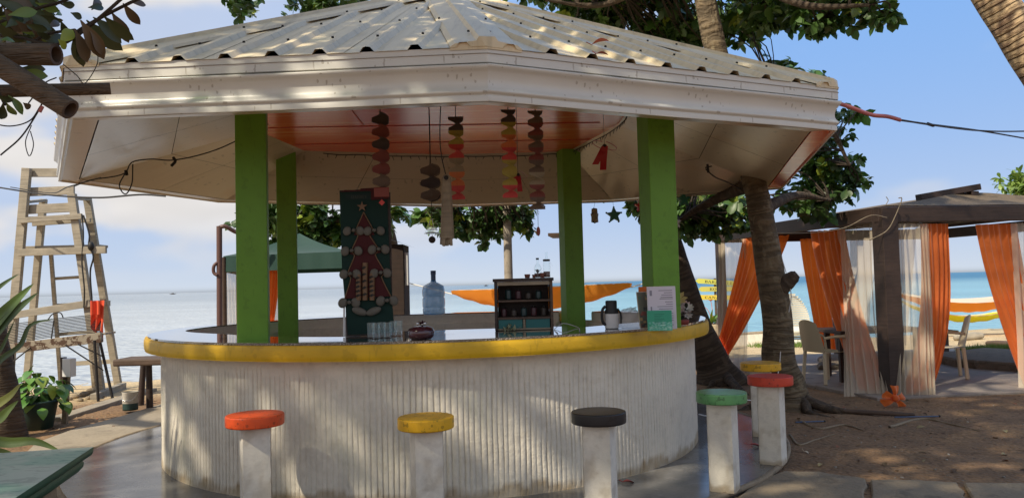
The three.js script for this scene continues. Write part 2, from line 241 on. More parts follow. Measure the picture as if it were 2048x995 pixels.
{
  // the sea: colour varies with depth offshore; left paleness is painted cloud reflection
  const cx = [], cz = [];
  for (let i = 0; i <= 150; i++) { const t = i / 150 * 2 - 1; cx.push(Math.sign(t) * (40 * Math.abs(t) + 2960 * Math.pow(Math.abs(t), 5))); }
  for (let i = 0; i <= 160; i++) { const t = i / 160; cz.push(-10 - 60 * t - 3900 * Math.pow(t, 5)); }
  const p = [], c = [], uv = [], id = [], nx = cx.length;
  for (const z of cz) for (const x of cx) {
    p.push(x, -0.70, z); uv.push(x / 9, z / 9);
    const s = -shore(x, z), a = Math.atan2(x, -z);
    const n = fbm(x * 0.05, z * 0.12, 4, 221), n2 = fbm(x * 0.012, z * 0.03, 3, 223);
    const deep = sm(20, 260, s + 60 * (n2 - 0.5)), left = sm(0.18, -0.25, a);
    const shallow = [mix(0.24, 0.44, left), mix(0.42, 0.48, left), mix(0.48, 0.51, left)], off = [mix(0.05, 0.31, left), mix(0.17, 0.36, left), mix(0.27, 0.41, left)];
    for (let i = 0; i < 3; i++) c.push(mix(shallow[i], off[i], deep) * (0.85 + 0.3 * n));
  }
  for (let j = 0; j < cz.length - 1; j++) for (let i = 0; i < nx - 1; i++) { const a = j * nx + i, b = a + 1, d = a + nx, e = d + 1; id.push(a, b, d, b, e, d); }
  const g = new THREE.BufferGeometry(); g.setAttribute('position', new THREE.Float32BufferAttribute(p, 3)); g.setAttribute('color', new THREE.Float32BufferAttribute(c, 3)); g.setAttribute('uv', new THREE.Float32BufferAttribute(uv, 2)); g.setIndex(id); g.computeVertexNormals();
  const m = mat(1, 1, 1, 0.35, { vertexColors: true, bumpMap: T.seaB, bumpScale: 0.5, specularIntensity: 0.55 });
  tag(mesh('sea', g, m), 'calm sea, cloud reflection painted pale on one side, turquoise on the other', 'sea', null, 'structure');
}

// ------------------------------------------------------------------ bar: platform
const CX = -0.8, CZ = -8.04, RC = 2.72, RD = 2.583, HC = 1.116, RPL = 3.36;
const pol = (r, th, y) => V3(CX + r * Math.sin(th), y, CZ + r * Math.cos(th));
const DEG = Math.PI / 180;
{
  const pts = []; for (let i = 0; i < 120; i++) { const a = i / 120 * 2 * Math.PI; pts.push([CX + RPL * Math.sin(a), CZ + RPL * Math.cos(a)]); }
  const pf = mesh('platform', slabXZ(pts, -0.16, 0, 0.008), M.tile); tag(pf, 'round platform of worn dark grey floor paint under the bar', 'platform', null, 'structure');
  const rim = []; for (let i = 0; i <= 140; i++) { const a = i / 140 * 2 * Math.PI; rim.push(V3(CX + (RPL + 0.012) * Math.sin(a), -0.012, CZ + (RPL + 0.012) * Math.cos(a))); }
  mesh('edge', tube(rim, 0.024, 200, 6), M.slab, pf);
}
// ------------------------------------------------------------------ bar: one thing
const bar = thing('beach_bar', 'white round beach bar with yellow counter rim, green columns and eight sided metal roof', 'bar');
const EAVE = [[-2.74, -4.82], [-0.12, -4.66], [2.49, -5.90], [3.41, -9.78], [1.43, -10.85], [-0.75, -10.98], [-3.62, -9.64], [-4.36, -7.50]];
const CEIL = [[-2.05, -6.15], [-0.35, -5.92], [1.18, -6.5], [1.16, -8.2], [0.74, -9.8], [-0.82, -9.78], [-2.45, -9.25], [-2.6, -8.0]];
const APEX = V3(-0.65, 4.52, -8.0), HE = 2.6, HCEIL = 3.15;
const mit = EAVE.map((p, i) => { // outward mitre direction, scaled so an offset of 1 moves both edges by 1
  const a = EAVE[(i + 7) % 8], b = EAVE[(i + 1) % 8]; const e = (q, r) => { const dx = r[0] - q[0], dz = r[1] - q[1], l = Math.hypot(dx, dz); return [-(-dz / l), -(dx / l)]; };
  const nrm = (q, r) => { let [nx, nz] = e(q, r); const mx = (q[0] + r[0]) / 2 + 0.53, mz = (q[1] + r[1]) / 2 + 8.0; if (nx * mx + nz * mz < 0) { nx = -nx; nz = -nz; } return [nx, nz]; };
  const n1 = nrm(a, p), n2 = nrm(p, b), bx = n1[0] + n2[0], bz = n1[1] + n2[1], k = 2 / (bx * bx + bz * bz); return [bx * k, bz * k];
});
const ev = (i, o, y) => { i = (i + 8) % 8; return V3(EAVE[i][0] + mit[i][0] * o, y, EAVE[i][1] + mit[i][1] * o); };
{
  // counter wall with raked vertical grooves
  const N = 400, r = rng(5), jit = [], dep = [], top = [], bot = []; for (let i = 0; i < N; i++) { jit.push((r() - 0.5) * 0.25); dep.push(0.008 + 0.006 * r()); top.push(0.86 + 0.07 * r()); bot.push(0.0 + 0.06 * r() * r()); }
  const prof = [[0, 0], [0.44, 0], [0.50, 0.5], [0.56, 1], [0.66, 1], [0.74, 0.4]];
  const cols = []; for (let i = 0; i < N; i++) for (const [t, d] of prof) cols.push([i, t, d]);
  const rows = 26, y1 = HC - 0.1;
  const g = grid(cols.length, rows, (u, v) => {
    const k = Math.round(u * cols.length) % cols.length, [i, t, d] = cols[k], y = v * y1;
    const wob = 0.10 * (fbm(i * 0.37, y * 3.5, 2, 301) - 0.5) * 2;
    const th = (i + t + jit[i] + wob) / N * 2 * Math.PI + Math.PI;
    const f = sm(top[i] + 0.04, top[i] - 0.03, y) * sm(bot[i], bot[i] + 0.02, y) * (0.55 + 0.7 * fbm(i * 0.8, y * 6, 2, 305)) * (0.6 + 0.4 * sm(0.35, 0.5, fbm(i * 0.06, y * 1.3, 2, 309)));
    const rr = RD - d * dep[i] * f + 0.004 * (fbm(th * 9, y * 5, 3, 303) - 0.5) + 0.0025 * (fbm(i * 1.7 + t * 2, y * 30, 2, 311) - 0.5);
    return pol(rr, th, y);
  });
  { const pa = g.attributes.position, cl = []; for (let i = 0; i < pa.count; i++) { const x = pa.getX(i) - CX, z = pa.getZ(i) - CZ, th = Math.atan2(x, z), y = pa.getY(i); const e = 0.02 + 0.09 * Math.pow(fbm(th * 14, 3, 3, 331), 2) + 0.05 * fbm(th * 60, 9, 2, 335), k = sm(e + 0.012, e - 0.02, y) * (0.5 + 0.5 * fbm(th * 30, y * 20, 2, 337)); cl.push(mix(1, 0.50, k), mix(1, 0.40, k), mix(1, 0.27, k)); } g.setAttribute('color', new THREE.Float32BufferAttribute(cl, 3)); }
  const wm = M.white.clone(); wm.vertexColors = true; wm.userData.uvm = 1.3;
  mesh('counter_wall', g, wm, bar);
  const ringGeo = (rin, rout, y0, y1, a0, a1, n) => {
    const f = (fr, fy) => grid(n, 1, (u, v) => { const a = mix(a0, a1, u); return pol(fr(a, v), a, fy(v)); });
    const ri = typeof rin === 'function' ? rin : () => rin;
    return [f((a, v) => mix(ri(a), rout, v), () => y1), f((a, v) => mix(ri(a), rout, v), () => y0), f(() => rout, v => mix(y0, y1, v)), f(a => ri(a), v => mix(y0, y1, v)),
    grid(1, 1, (u, v) => pol(mix(ri(a0), rout, u), a0, mix(y0, y1, v))), grid(1, 1, (u, v) => pol(mix(ri(a1), rout, u), a1, mix(y0, y1, v)))];
  };
  const A0 = -214 * DEG, A1 = 134 * DEG;
  const rin = a => { const d = Math.abs(a) / DEG; return mix(2.10, 2.47, sm(50, 86, d)); };
  // yellow rim: rounded nose
  const nose = grid(220, 6, (u, v) => { const a = mix(A0, A1, u), w = 0.003 * (fbm(a * 12, 1, 3, 321) - 0.5); const t = v, y = mix(HC - 0.118, HC - 0.006, t); return pol(RC + w - 0.010 * Math.pow(Math.abs(2 * t - 1), 4), a, y); });
  mesh('counter_rim', [nose, ...ringGeo(rin, RC - 0.008, HC - 0.118, HC - 0.006, A0, A1, 220)], M.yellow, bar);
  mesh('countertop', [...ringGeo(a => rin(a) - 0.004, RC - 0.028, HC - 0.005, HC + 0.012, A0, A1, 220)], M.granite, bar);
  mesh('work_table_top', rb(1.75, 0.03, 0.62, -0.43, HC - 0.004, -6.30, 0.06, 0.004), M.granite, bar);
  mesh('inner_wall', ringGeo(2.40, 2.46, 0.0, HC - 0.12, A0, A1, 160), M.inner, bar);
  mesh('counter_apron', ringGeo(a => rin(a) - 0.012, 2.49, HC - 0.20, HC - 0.0, 80 * DEG, A1, 60).concat(ringGeo(a => rin(a) - 0.012, 2.49, HC - 0.20, HC - 0.0, A0, -80 * DEG, 90)), M.inner, bar);
  // columns
  const col = (x, z, y0, w = 0.225) => mesh('column', rb(w, HCEIL - y0 + 0.01, w, x, (HCEIL + y0) / 2, z, 14 * DEG, 0.008), M.green, bar);
  col(-1.98, -5.95, HC + 0.012); col(1.17, -6.18, HC + 0.012); col(-2.66, -9.22, 0); col(0.74, -9.72, 0, 0.24);
  // ceiling and soffit panels
  const cl = CEIL.map(p => V3(p[0], HCEIL, p[1]));
  const cc = V3(-0.72, HCEIL, -7.9);
  const ceil = new THREE.Group(); ceil.name = 'ceiling'; bar.add(ceil);
  const tp = []; for (let i = 0; i < 8; i++) tp.push(poly([cc, cl[i], cl[(i + 1) % 8]]));
  mesh('ceiling_board', tp, M.orangeCeil, ceil);
  for (let k = 0; k < 3; k++) mesh('joint_strip', rb(3.4, 0.006, 0.012, -0.75, HCEIL - 0.004, -7.0 - k * 0.95, 0.05, 0.002), M.redPaint, ceil);
  mesh('cross_strip', rb(0.014, 0.008, 1.9, -1.45, HCEIL - 0.006, -6.9, 0.03, 0.002), M.redPaint, ceil);
  const sof = new THREE.Group(); sof.name = 'soffit'; bar.add(sof);
  for (let i = 0; i < 8; i++) {
    const j = (i + 1) % 8, A = ev(i, -0.17, HE + 0.025), B = ev(j, -0.17, HE + 0.025), C = cl[j].clone(), D = cl[i].clone(); C.y = D.y = HCEIL + 0.004;
    const n = 2, gap = 0.0014;
    for (let k = 0; k < n; k++) {
      const u0 = k / n + (k ? gap : 0), u1 = (k + 1) / n - (k < n - 1 ? gap : 0), L = (p, q, t) => p.clone().lerp(q, t);
      const sag = 0.012;
      for (const [v0, v1] of [[0, 0.4982], [0.5018, 1]])
        mesh('soffit_panel', grid(8, 6, (u, v) => { const uu = mix(u0, u1, u), vv = mix(v0, v1, v); const q = L(L(A, B, uu), L(D, C, uu), vv); q.y += sag * (fbm(q.x * 2.3, q.z * 2.3, 3, 331 + i) - 0.5); return q; }), M.ply, sof);
    }
  }
  // fascia board + moulded gutter, eight mitred lengths
  const prof2 = [[0.0, 0.330], [0.027, 0.329], [0.028, 0.235], [-0.008, 0.233], [-0.008, 0.222], [0.046, 0.220], [0.050, 0.214], [0.046, 0.200], [0.030, 0.190], [0.020, 0.178], [0.010, 0.160], [0.003, 0.140], [0.0, 0.120], [0.002, 0.100], [0.010, 0.083], [0.022, 0.070], [0.028, 0.060], [0.020, 0.050], [0.006, 0.044], [0.006, 0.038], [0.012, 0.036], [0.012, 0.002], [0.008, 0.0], [-0.004, 0.0]];
  const bandProf = [[-0.004, 0.0], [-0.02, 0.012], [-0.16, 0.02], [-0.165, 0.045]];
  const fas = new THREE.Group(); fas.name = 'fascia'; bar.add(fas);
  for (let i = 0; i < 8; i++) {
    const mk = (pr) => { // flat shaded along profile: duplicate rows
      const gs = []; for (let k = 0; k < pr.length - 1; k++) gs.push(grid(10, 1, (u, v) => { const [o, y] = pr[k + v]; const a = ev(i, o, HE + y), b = ev(i + 1, o, HE + y); return a.lerp(b, u); })); return gs;
    };
    const smooth = grid(10, prof2.length - 1 - 5, (u, v) => { const [o, y] = prof2[5 + Math.round(v * (prof2.length - 6))]; const a = ev(i, o, HE + y), b = ev(i + 1, o, HE + y), q = a.lerp(b, u); q.y += 0.002 * Math.sin(u * 9 + i); return q; });
    mesh('fascia_board', mk(prof2.slice(0, 6)), M.fascia, fas);
    mesh('gutter', smooth, M.fascia, fas);
    mesh('eave_band', mk(bandProf), i === 2 ? M.orangeCeil : M.ply, fas);
  }
  // roof: ribbed sheets, one mesh per sheet width
  const roof = new THREE.Group(); roof.name = 'roof'; bar.add(roof);
  const RY = HE + 0.318, hip = i => ev(i, 0.034, RY);
  const screws = [];
  for (let i = 0; i < 8; i++) {
    const A = hip(i), B = hip((i + 1) % 8), e = B.clone().sub(A), L = e.length(); e.normalize();
    const ap = APEX.clone().sub(A), ea = ap.dot(e), sdir = ap.clone().addScaledVector(e, -ea), S = sdir.length(); sdir.normalize();
    let n = V3().crossVectors(e, sdir).normalize(); if (n.y < 0) n.negate();
    const smax = q => q <= ea ? S * q / ea : S * (L - q) / (L - ea);
    const pitch = L / Math.round(L / 0.285), N = Math.round(L / pitch);
    for (let k = 0; k < N; k++) {
      const e0 = k * pitch, c = e0 + pitch * 0.5;
      let pr = [[e0, 0], [c - 0.046, 0], [c - 0.022, 0.030], [c + 0.022, 0.030], [c + 0.046, 0], [e0 + pitch + 0.004, 0.0015]].map(([q, hh]) => [Math.min(L - 0.001, Math.max(0.001, q)), hh]);
      if (ea > e0 && ea < e0 + pitch) { pr.push([ea, Math.abs(ea - c) < 0.03 ? 0.034 : 0.0]); pr.sort((a, b) => a[0] - b[0]); }
      const gs = [], lift = 0.0015 * ((k * 7 + i * 3) % 3);
      for (let m = 0; m < pr.length - 1; m++) gs.push(grid(1, 8, (u, v) => { const [q, hh] = pr[m + u]; const s = v * smax(q); const w = 0.006 * (fbm(q * 3 + i * 9, s * 1.5, 2, 341) - 0.5); return A.clone().addScaledVector(e, q).addScaledVector(sdir, s).addScaledVector(n, hh + w + lift * (1 - v) * 0.6 + 0.008); }));
      mesh('roof_sheet', gs, M.roof, roof);
      for (let s = 0.35; s < smax(c) - 0.1; s += 0.8) { const q = A.clone().addScaledVector(e, c).addScaledVector(sdir, s).addScaledVector(n, 0.056 + lift); const sc = new THREE.CylinderGeometry(0.008, 0.010, 0.012, 6); sc.applyQuaternion(new THREE.Quaternion().setFromUnitVectors(V3(0, 1, 0), n)); sc.translate(q.x, q.y, q.z); screws.push(sc); }
    }
    const dk = V3(0, -0.03, 0);
    mesh('added_rib_backing', poly([A.clone().add(dk), B.clone().add(dk), APEX.clone().add(dk)]), M.brownWood, roof);  // added deck under the sheets so the hollow ribs stay dark inside
  }
  tag(mesh('screws', screws, M.dark, roof), null, null, null, 'stuff');
  for (let i = 0; i < 8; i++) { // folded hip flashing
    const A = hip(i).add(V3(0, 0.055, 0)), B = APEX.clone().add(V3(0, 0.075, 0)), a = hip((i + 7) % 8), b = hip((i + 1) % 8);
    const dn = t => A.clone().lerp(B, t);
    const wL = a.clone().sub(A).setY(0).normalize(), wR = b.clone().sub(A).setY(0).normalize();
    const drop = -0.022, W0 = 0.23, off = (t, w, k) => { const m = Math.min(1, (1 - t) * 9 + 0.15); return dn(t).addScaledVector(w, W0 * k * m).add(V3(0, drop * k * m + (k > 0.9 ? -0.016 : 0), 0)); };
    const rows = [[wL, 1], [wL, 0.86], [wL, 0.30], [wL, 0.22], [wR, 0.22], [wR, 0.30], [wR, 0.86], [wR, 1]];
    const gs = []; for (let k = 0; k < rows.length - 1; k++) gs.push(grid(1, 14, (u, v) => { const [w, q] = rows[k + u]; const p = off(v, w, q); if (q < 0.25) p.y += 0.024; return p; }));
    const end = [hip(i).addScaledVector(wL, W0 * 1.0).add(V3(0, -0.005, 0)), ...rows.map(([w, q]) => { const p = off(0, w, q); if (q < 0.25) p.y += 0.024; return p; }), hip(i).addScaledVector(wR, W0 * 1.0).add(V3(0, -0.005, 0))];
    gs.push(poly([hip(i).add(V3(0, -0.005, 0)), ...end]));
    mesh('hip_cap', gs, M.roof, roof);
  }
  mesh('finial_cap', lathe([[0, 0.16], [0.06, 0.14], [0.26, 0.02], [0.30, 0.0]], 8, APEX.x, APEX.y, APEX.z), M.roof, roof);
}

// ------------------------------------------------------------------ stools
{
  const postV = M.post.clone(); postV.vertexColors = true; postV.userData.uvm = 0.9;
  const stool = (x, z, h, m, label, r = 0.185, turn = 0.2) => {
    const s = thing('bar_stool', label, 'stool', 'stools round the bar');
    mesh('seat', lathe([[0, h - 0.072], [r - 0.006, h - 0.072], [r - 0.001, h - 0.068], [r, h - 0.062], [r, h - 0.007], [r - 0.003, h - 0.002], [r - 0.008, h], [0, h]], 40, x, 0, z), m, s);
    const pg = new THREE.BoxGeometry(0.185, h - 0.07, 0.185, 8, 40, 8), pp = pg.attributes.position, cl = [];
    for (let i = 0; i < pp.count; i++) { const X = pp.getX(i), Y = pp.getY(i) + (h - 0.07) / 2, Z = pp.getZ(i), e = 0.012 + 0.07 * Math.pow(fbm(X * 22 + x * 5, Z * 22 + z * 5, 3, 351), 2), k = sm(e + 0.02, e - 0.01, Y) * 0.8 + 0.35 * sm(0.60, 0.75, fbm(X * 14 + Z * 9 + x * 3, Y * 9 + z, 3, 353)); cl.push(mix(1, 0.55, k), mix(1, 0.46, k), mix(1, 0.34, k)); const ed = Math.abs(X) > 0.09 && Math.abs(Z) > 0.09 ? 1 : 0; if (ed) { const q = 1 - 0.06 - 0.05 * fbm(Y * 30, x + X * 9, 2, 355); pp.setX(i, X * q); pp.setZ(i, Z * q); } }
    pg.setAttribute('color', new THREE.Float32BufferAttribute(cl, 3)); place(pg, x, (h - 0.07) / 2 + 0.001, z, 0, turn, 0);
    mesh('pedestal', pg, postV, s);
  };
  stool(-1.72, -5.17, 0.69, M.orangePaint, 'bar stool with orange round seat on square white pedestal', 0.187, 0.42);
  stool(-0.565, -4.90, 0.69, M.yellowPaint, 'bar stool with yellow round seat between the orange and black stools', 0.176, 0.3);
  stool(0.515, -4.93, 0.69, M.blackSeat, 'bar stool with black round seat on square white pedestal', 0.172, -0.32);
  stool(1.47, -5.62, 0.69, M.greenSeat, 'bar stool with glossy green round seat on square white pedestal', 0.178, -0.5);
  stool(2.07, -6.38, 0.70, M.redPaint, 'bar stool with red round seat beside the green stool', 0.178, -0.55);
  stool(2.34, -7.48, 0.69, M.yellowPaint, 'bar stool with yellow round seat next to the red stool by the tree', 0.188, -0.4);
}

// ------------------------------------------------------------------ vegetation helpers
function trunkGeo(pts, rad = 14, seg = 40, seed = 1, knob = 0.12, vlen = 1.2) { // pts: [Vector3, radius]
  const cv = new THREE.CatmullRomCurve3(pts.map(q => q[0]), false, 'centripetal'), n = pts.length - 1, len = cv.getLength();
  const fr = []; let up = V3(0, 0, 1);
  for (let j = 0; j <= seg; j++) { const t = j / seg, p = cv.getPoint(t), d = cv.getTangent(t), x = V3().crossVectors(up, d).normalize(), y = V3().crossVectors(d, x).normalize(); up = y.clone(); fr.push([p, x, y, t]); }
  const rAt = t => { const k = Math.min(n - 1, Math.floor(t * n)), f = t * n - k; return mix(pts[k][1], pts[k + 1][1], f * f * (3 - 2 * f)); };
  const g = grid(rad, seg, (u, v) => { const [p, x, y, t] = fr[Math.round(v * seg)], a = u * 2 * Math.PI; const r = rAt(t) * (1 + knob * (fbm(Math.cos(a) * 1.5 + 5 + seed, Math.sin(a) * 1.5 + v * len * 1.3 + seed * 3, 3, seed) - 0.5) * 2); return p.clone().addScaledVector(x, Math.cos(a) * r).addScaledVector(y, Math.sin(a) * r); });
  const uv = g.attributes.uv; for (let i = 0; i < uv.count; i++) uv.setXY(i, uv.getX(i) * 1, uv.getY(i) * len / vlen); return g;
}
function leafGeo(L, Wd, droop = 0.25, fold = 0.25, ob = 0.62, seg = 4) { // along +z from the origin, y up
  const p = [], id = []; 
  for (let i = 0; i <= seg; i++) { const t = i / seg, s = Math.pow(Math.sin(Math.PI * Math.pow(t, Math.log(0.5) / Math.log(ob))), 0.8) * Wd / 2 + (i === 0 ? 0.04 * Wd : 0), y = -droop * L * t * t; const z = L * (t - 0.15 * droop * t * t); p.push(-s, y + s * fold, z, 0, y, z, s, y + s * fold, z); }
  for (let i = 0; i < seg; i++) { const a = i * 3; id.push(a, a + 1, a + 4, a, a + 4, a + 3, a + 1, a + 2, a + 5, a + 1, a + 5, a + 4); }
  const g = new THREE.BufferGeometry(); g.setAttribute('position', new THREE.Float32BufferAttribute(p, 3)); g.setIndex(id); g.computeVertexNormals(); return g;
}
function rosette(n, L, Wd, seed, seg = 4) {
  const r = rng(seed), gs = [];
  for (let i = 0; i < n; i++) { const g = leafGeo(L * (0.7 + 0.5 * r()), Wd * (0.75 + 0.45 * r()), 0.15 + 0.35 * r(), 0.15 + 0.2 * r(), 0.6, seg); g.rotateZ((r() - 0.5) * 0.9); g.rotateX(-0.75 + 1.5 * r()); g.rotateY(i / n * 2 * Math.PI * 1.62 + r() * 0.8); g.translate((r() - 0.5) * 0.05, (r() - 0.5) * 0.10, (r() - 0.5) * 0.05); gs.push(clean(g)); }
  return mergeGeometries(gs);
}
const leafTex = tex(128, (u, v) => g3(0.7 + 0.6 * (fbm(u * 8, v * 8, 3, 401, 8, 8) - 0.5) + 0.2));
const MLeaf = new THREE.MeshPhysicalMaterial({ roughness: 0.45, side: THREE.DoubleSide, transmission: 0.32, thickness: 0 }); MLeaf.color.setRGB(1, 1, 1);
const leafDark = [0.055, 0.115, 0.02], leafMid = [0.08, 0.17, 0.025], leafYel = [0.26, 0.33, 0.035];
function crown(parent, blobs, { leafL = 0.19, leafW = 0.10, n = 9, seed = 1, dens = 30, cols = [leafDark, leafMid, leafYel], wts = [0.5, 0.92], name = 'crown' } = {}) {
  // blobs: [center, rx, ry, rz, density multiplier]; leaf rosettes at twig ends spread through each volume, more at its skin
  const r = rng(seed), at = [], ctr = [];
  for (const [c, rx, ry, rz, dm = 1] of blobs) {
    const cnt = Math.round(dens * dm * Math.pow(rx * ry * rz, 0.72) * 8);
    for (let i = 0, tries = 0; i < cnt && tries < cnt * 5; tries++) {
      const a = r() * 2 * Math.PI, zz = r() * 2 - 1, q = Math.sqrt(1 - zz * zz), rad = Math.pow(r(), 0.42) * (0.8 + 0.45 * fbm(a * 2 + seed, zz * 3 + seed, 2, seed));
      const p = V3(c.x + rx * rad * q * Math.cos(a), c.y + ry * rad * zz, c.z + rz * rad * q * Math.sin(a));
      if (fbm(p.x * 1.1 + seed, p.y * 1.1 + p.z * 0.9, 3, seed + 7) < 0.42 && r() < 0.85) continue;    // gaps between clumps
      at.push(p); ctr.push(c); i++;
    }
  }
  const geo = rosette(n, leafL, leafW, seed + 3), im = new THREE.InstancedMesh(geo, MLeaf, at.length), m4 = new THREE.Matrix4(), e = new THREE.Euler(), qn = new THREE.Quaternion(), col = new THREE.Color();
  at.forEach((p, i) => {
    e.set((r() - 0.5) * 1.5, r() * 6.28, (r() - 0.5) * 1.5); qn.setFromEuler(e); const s = 0.55 + 0.7 * r(); m4.compose(p, qn, V3(s, s, s)); im.setMatrixAt(i, m4);
    const w = r(), cc = w < wts[0] ? cols[0] : w < wts[1] ? cols[1] : cols[2], k = 0.75 + 0.5 * r(); col.setRGB(cc[0] * k, cc[1] * k, cc[2] * k); im.setColorAt(i, col);
  });
  im.name = name; im.userData.kind = 'stuff'; im.castShadow = im.receiveShadow = true; parent.add(im); return at;
}
// twigs: from given limb points to a share of the rosettes
function twigs(parent, roots, at, share, seed, m, r0 = 0.012) {
  const r = rng(seed), gs = [];
  for (const p of at) { if (r() > share) continue; let best = null, bd = 1e9; for (const q of roots) { const d = q.distanceTo(p); if (d < bd) { bd = d; best = q; } } if (bd > 2.2 || bd < 0.1) continue; const mid = best.clone().lerp(p, 0.55).add(V3((r() - 0.5) * 0.2, (r() - 0.5) * 0.2 + 0.06, (r() - 0.5) * 0.2)); gs.push(tube([best, mid, p], r0 * (0.5 + 0.6 * r()), 5, 4)); }
  if (gs.length) tag(mesh('twigs', gs, m, parent), null, null, null, 'stuff');
}
const B = (px, py, d, rpx, rpy, dm = 1, rd) => { const c = P(px, py, d), k = d / F; return [c, rpx * k, rpy * k, rd || Math.max(0.5, (rpx + rpy) / 2 * k), dm]; };

// ------------------------------------------------------------------ trees
{ // leafy tree right of the bar, trunk passing behind the roof
  const t = thing('broadleaf_tree', 'ringed grey trunk of a leafy tree beside the red stool, crown above the roof', 'tree', 'trees round the bar');
  const base = onT(1580, 818); base.z -= 0.05;
  const z = -base.z, R = px => px * z / F / 2;
  const tr = [[V3(base.x, base.y - 0.15, base.z), R(128)], [P(1572, 778, z), R(80)], [P(1557, 718, z), R(66)], [P(1556, 649, z), R(59)], [P(1541, 545, z), R(56)], [P(1523, 432, z), R(50)], [P(1514, 385, z), R(47)], [P(1487, 290, z + 0.1), R(46)], [P(1457, 190, z + 0.15), R(46)], [P(1433, 105, z + 0.2), R(45)], [P(1411, 0, z + 0.25), R(44)], [P(1395, -90, z + 0.3), R(42)], [P(1380, -220, z + 0.4), R(32)]];
  mesh('trunk', trunkGeo(tr, 24, 140, 3, 0.12), M.bark, t);
  mesh('branch_stub', trunkGeo([[P(1550, 585, z - 0.02), R(40)], [P(1572, 565, z - 0.1), R(34)], [P(1588, 553, z - 0.14), R(26)], [P(1595, 548, z - 0.15), R(16)]], 12, 12, 7, 0.15), M.barkDark, t);
  const rr = rng(31);
  for (const [dx, dz, L, r0] of [[0.7, 0.25, 0.9, 0.075], [0.25, 0.75, 0.8, 0.07], [-0.5, 0.6, 0.85, 0.07], [-0.85, 0.1, 0.8, 0.08], [0.85, -0.3, 0.7, 0.06], [0.55, 0.55, 1.5, 0.05]]) {
    const pts = []; for (let k = 0; k <= 5; k++) { const q = k / 5, x = base.x + dx * (0.12 + L * q) + (rr() - 0.5) * 0.10, zz = base.z + dz * (0.12 + L * q) + (rr() - 0.5) * 0.10; pts.push([V3(x, terr(x, zz) + 0.16 * Math.pow(1 - q, 2.2) - 0.02 * q - 0.01, zz), r0 * (1 - 0.75 * q) + 0.008]); }
    mesh('root', trunkGeo(pts, 10, 18, 11 + L * 10, 0.2), M.barkDark, t);
  }
  const limbs = [[P(1400, -60, z + 0.3), P(1300, -30, z + 0.6), P(1200, 10, z + 0.9), P(1090, 0, z + 0.8)], [P(1395, -90, z + 0.3), P(1500, -40, z), P(1610, 10, z - 0.4), P(1740, 10, z - 0.7)], [P(1450, 140, z + 0.2), P(1560, 190, z + 0.7), P(1650, 240, z + 0.8), P(1700, 330, z + 0.9)], [P(1500, 370, z + 0.1), P(1440, 395, z + 0.7), P(1390, 420, z + 1.0), P(1360, 440, z + 1.1)], [P(1520, 420, z), P(1600, 390, z + 0.8), P(1660, 400, z + 1)]];
  const roots = [];
  limbs.forEach((l, i) => { mesh('limb', trunkGeo(l.map((p, k) => [p, mix(0.085, 0.02, k / (l.length - 1))]), 8, 20, 40 + i, 0.1), M.barkDark, t); new THREE.CatmullRomCurve3(l).getPoints(10).forEach(p => roots.push(p)); });
  const at = crown(t, [B(1090, -20, 11.2, 95, 50, 2.2), B(1190, 5, 11.2, 90, 60, 2.8), B(1290, 35, 11, 90, 65, 3), B(1360, 60, 11.2, 60, 60, 2.8), B(1250, -60, 10.5, 200, 60, 1.4), B(1480, 25, 10.8, 50, 60, 2.6), B(1560, 5, 9.8, 80, 42, 2.2), B(1640, 20, 9.4, 60, 40, 2), B(1700, -15, 9.2, 60, 30, 1), B(1750, 15, 9, 38, 38, 1.1), B(1560, -90, 9.6, 200, 60, 1.2),
    B(1560, 140, 11.2, 55, 22, 1.3), B(1610, 165, 11.2, 40, 16, 1.1), B(1690, 255, 11.2, 32, 38, 1.2), B(1670, 330, 11.0, 55, 45, 1.5), B(1620, 400, 11, 85, 38, 1.7), B(1700, 360, 11, 35, 28, 1.2), B(1450, 420, 11.2, 80, 45, 2.6), B(1390, 435, 11.2, 50, 40, 2.4), B(1400, 410, 11.2, 60, 36, 2.2), B(1590, 300, 11.3, 60, 60, 1.2)], { seed: 5, dens: 26, leafL: 0.17, leafW: 0.10 });
  twigs(t, roots, at, 0.25, 6, M.barkDark);
}
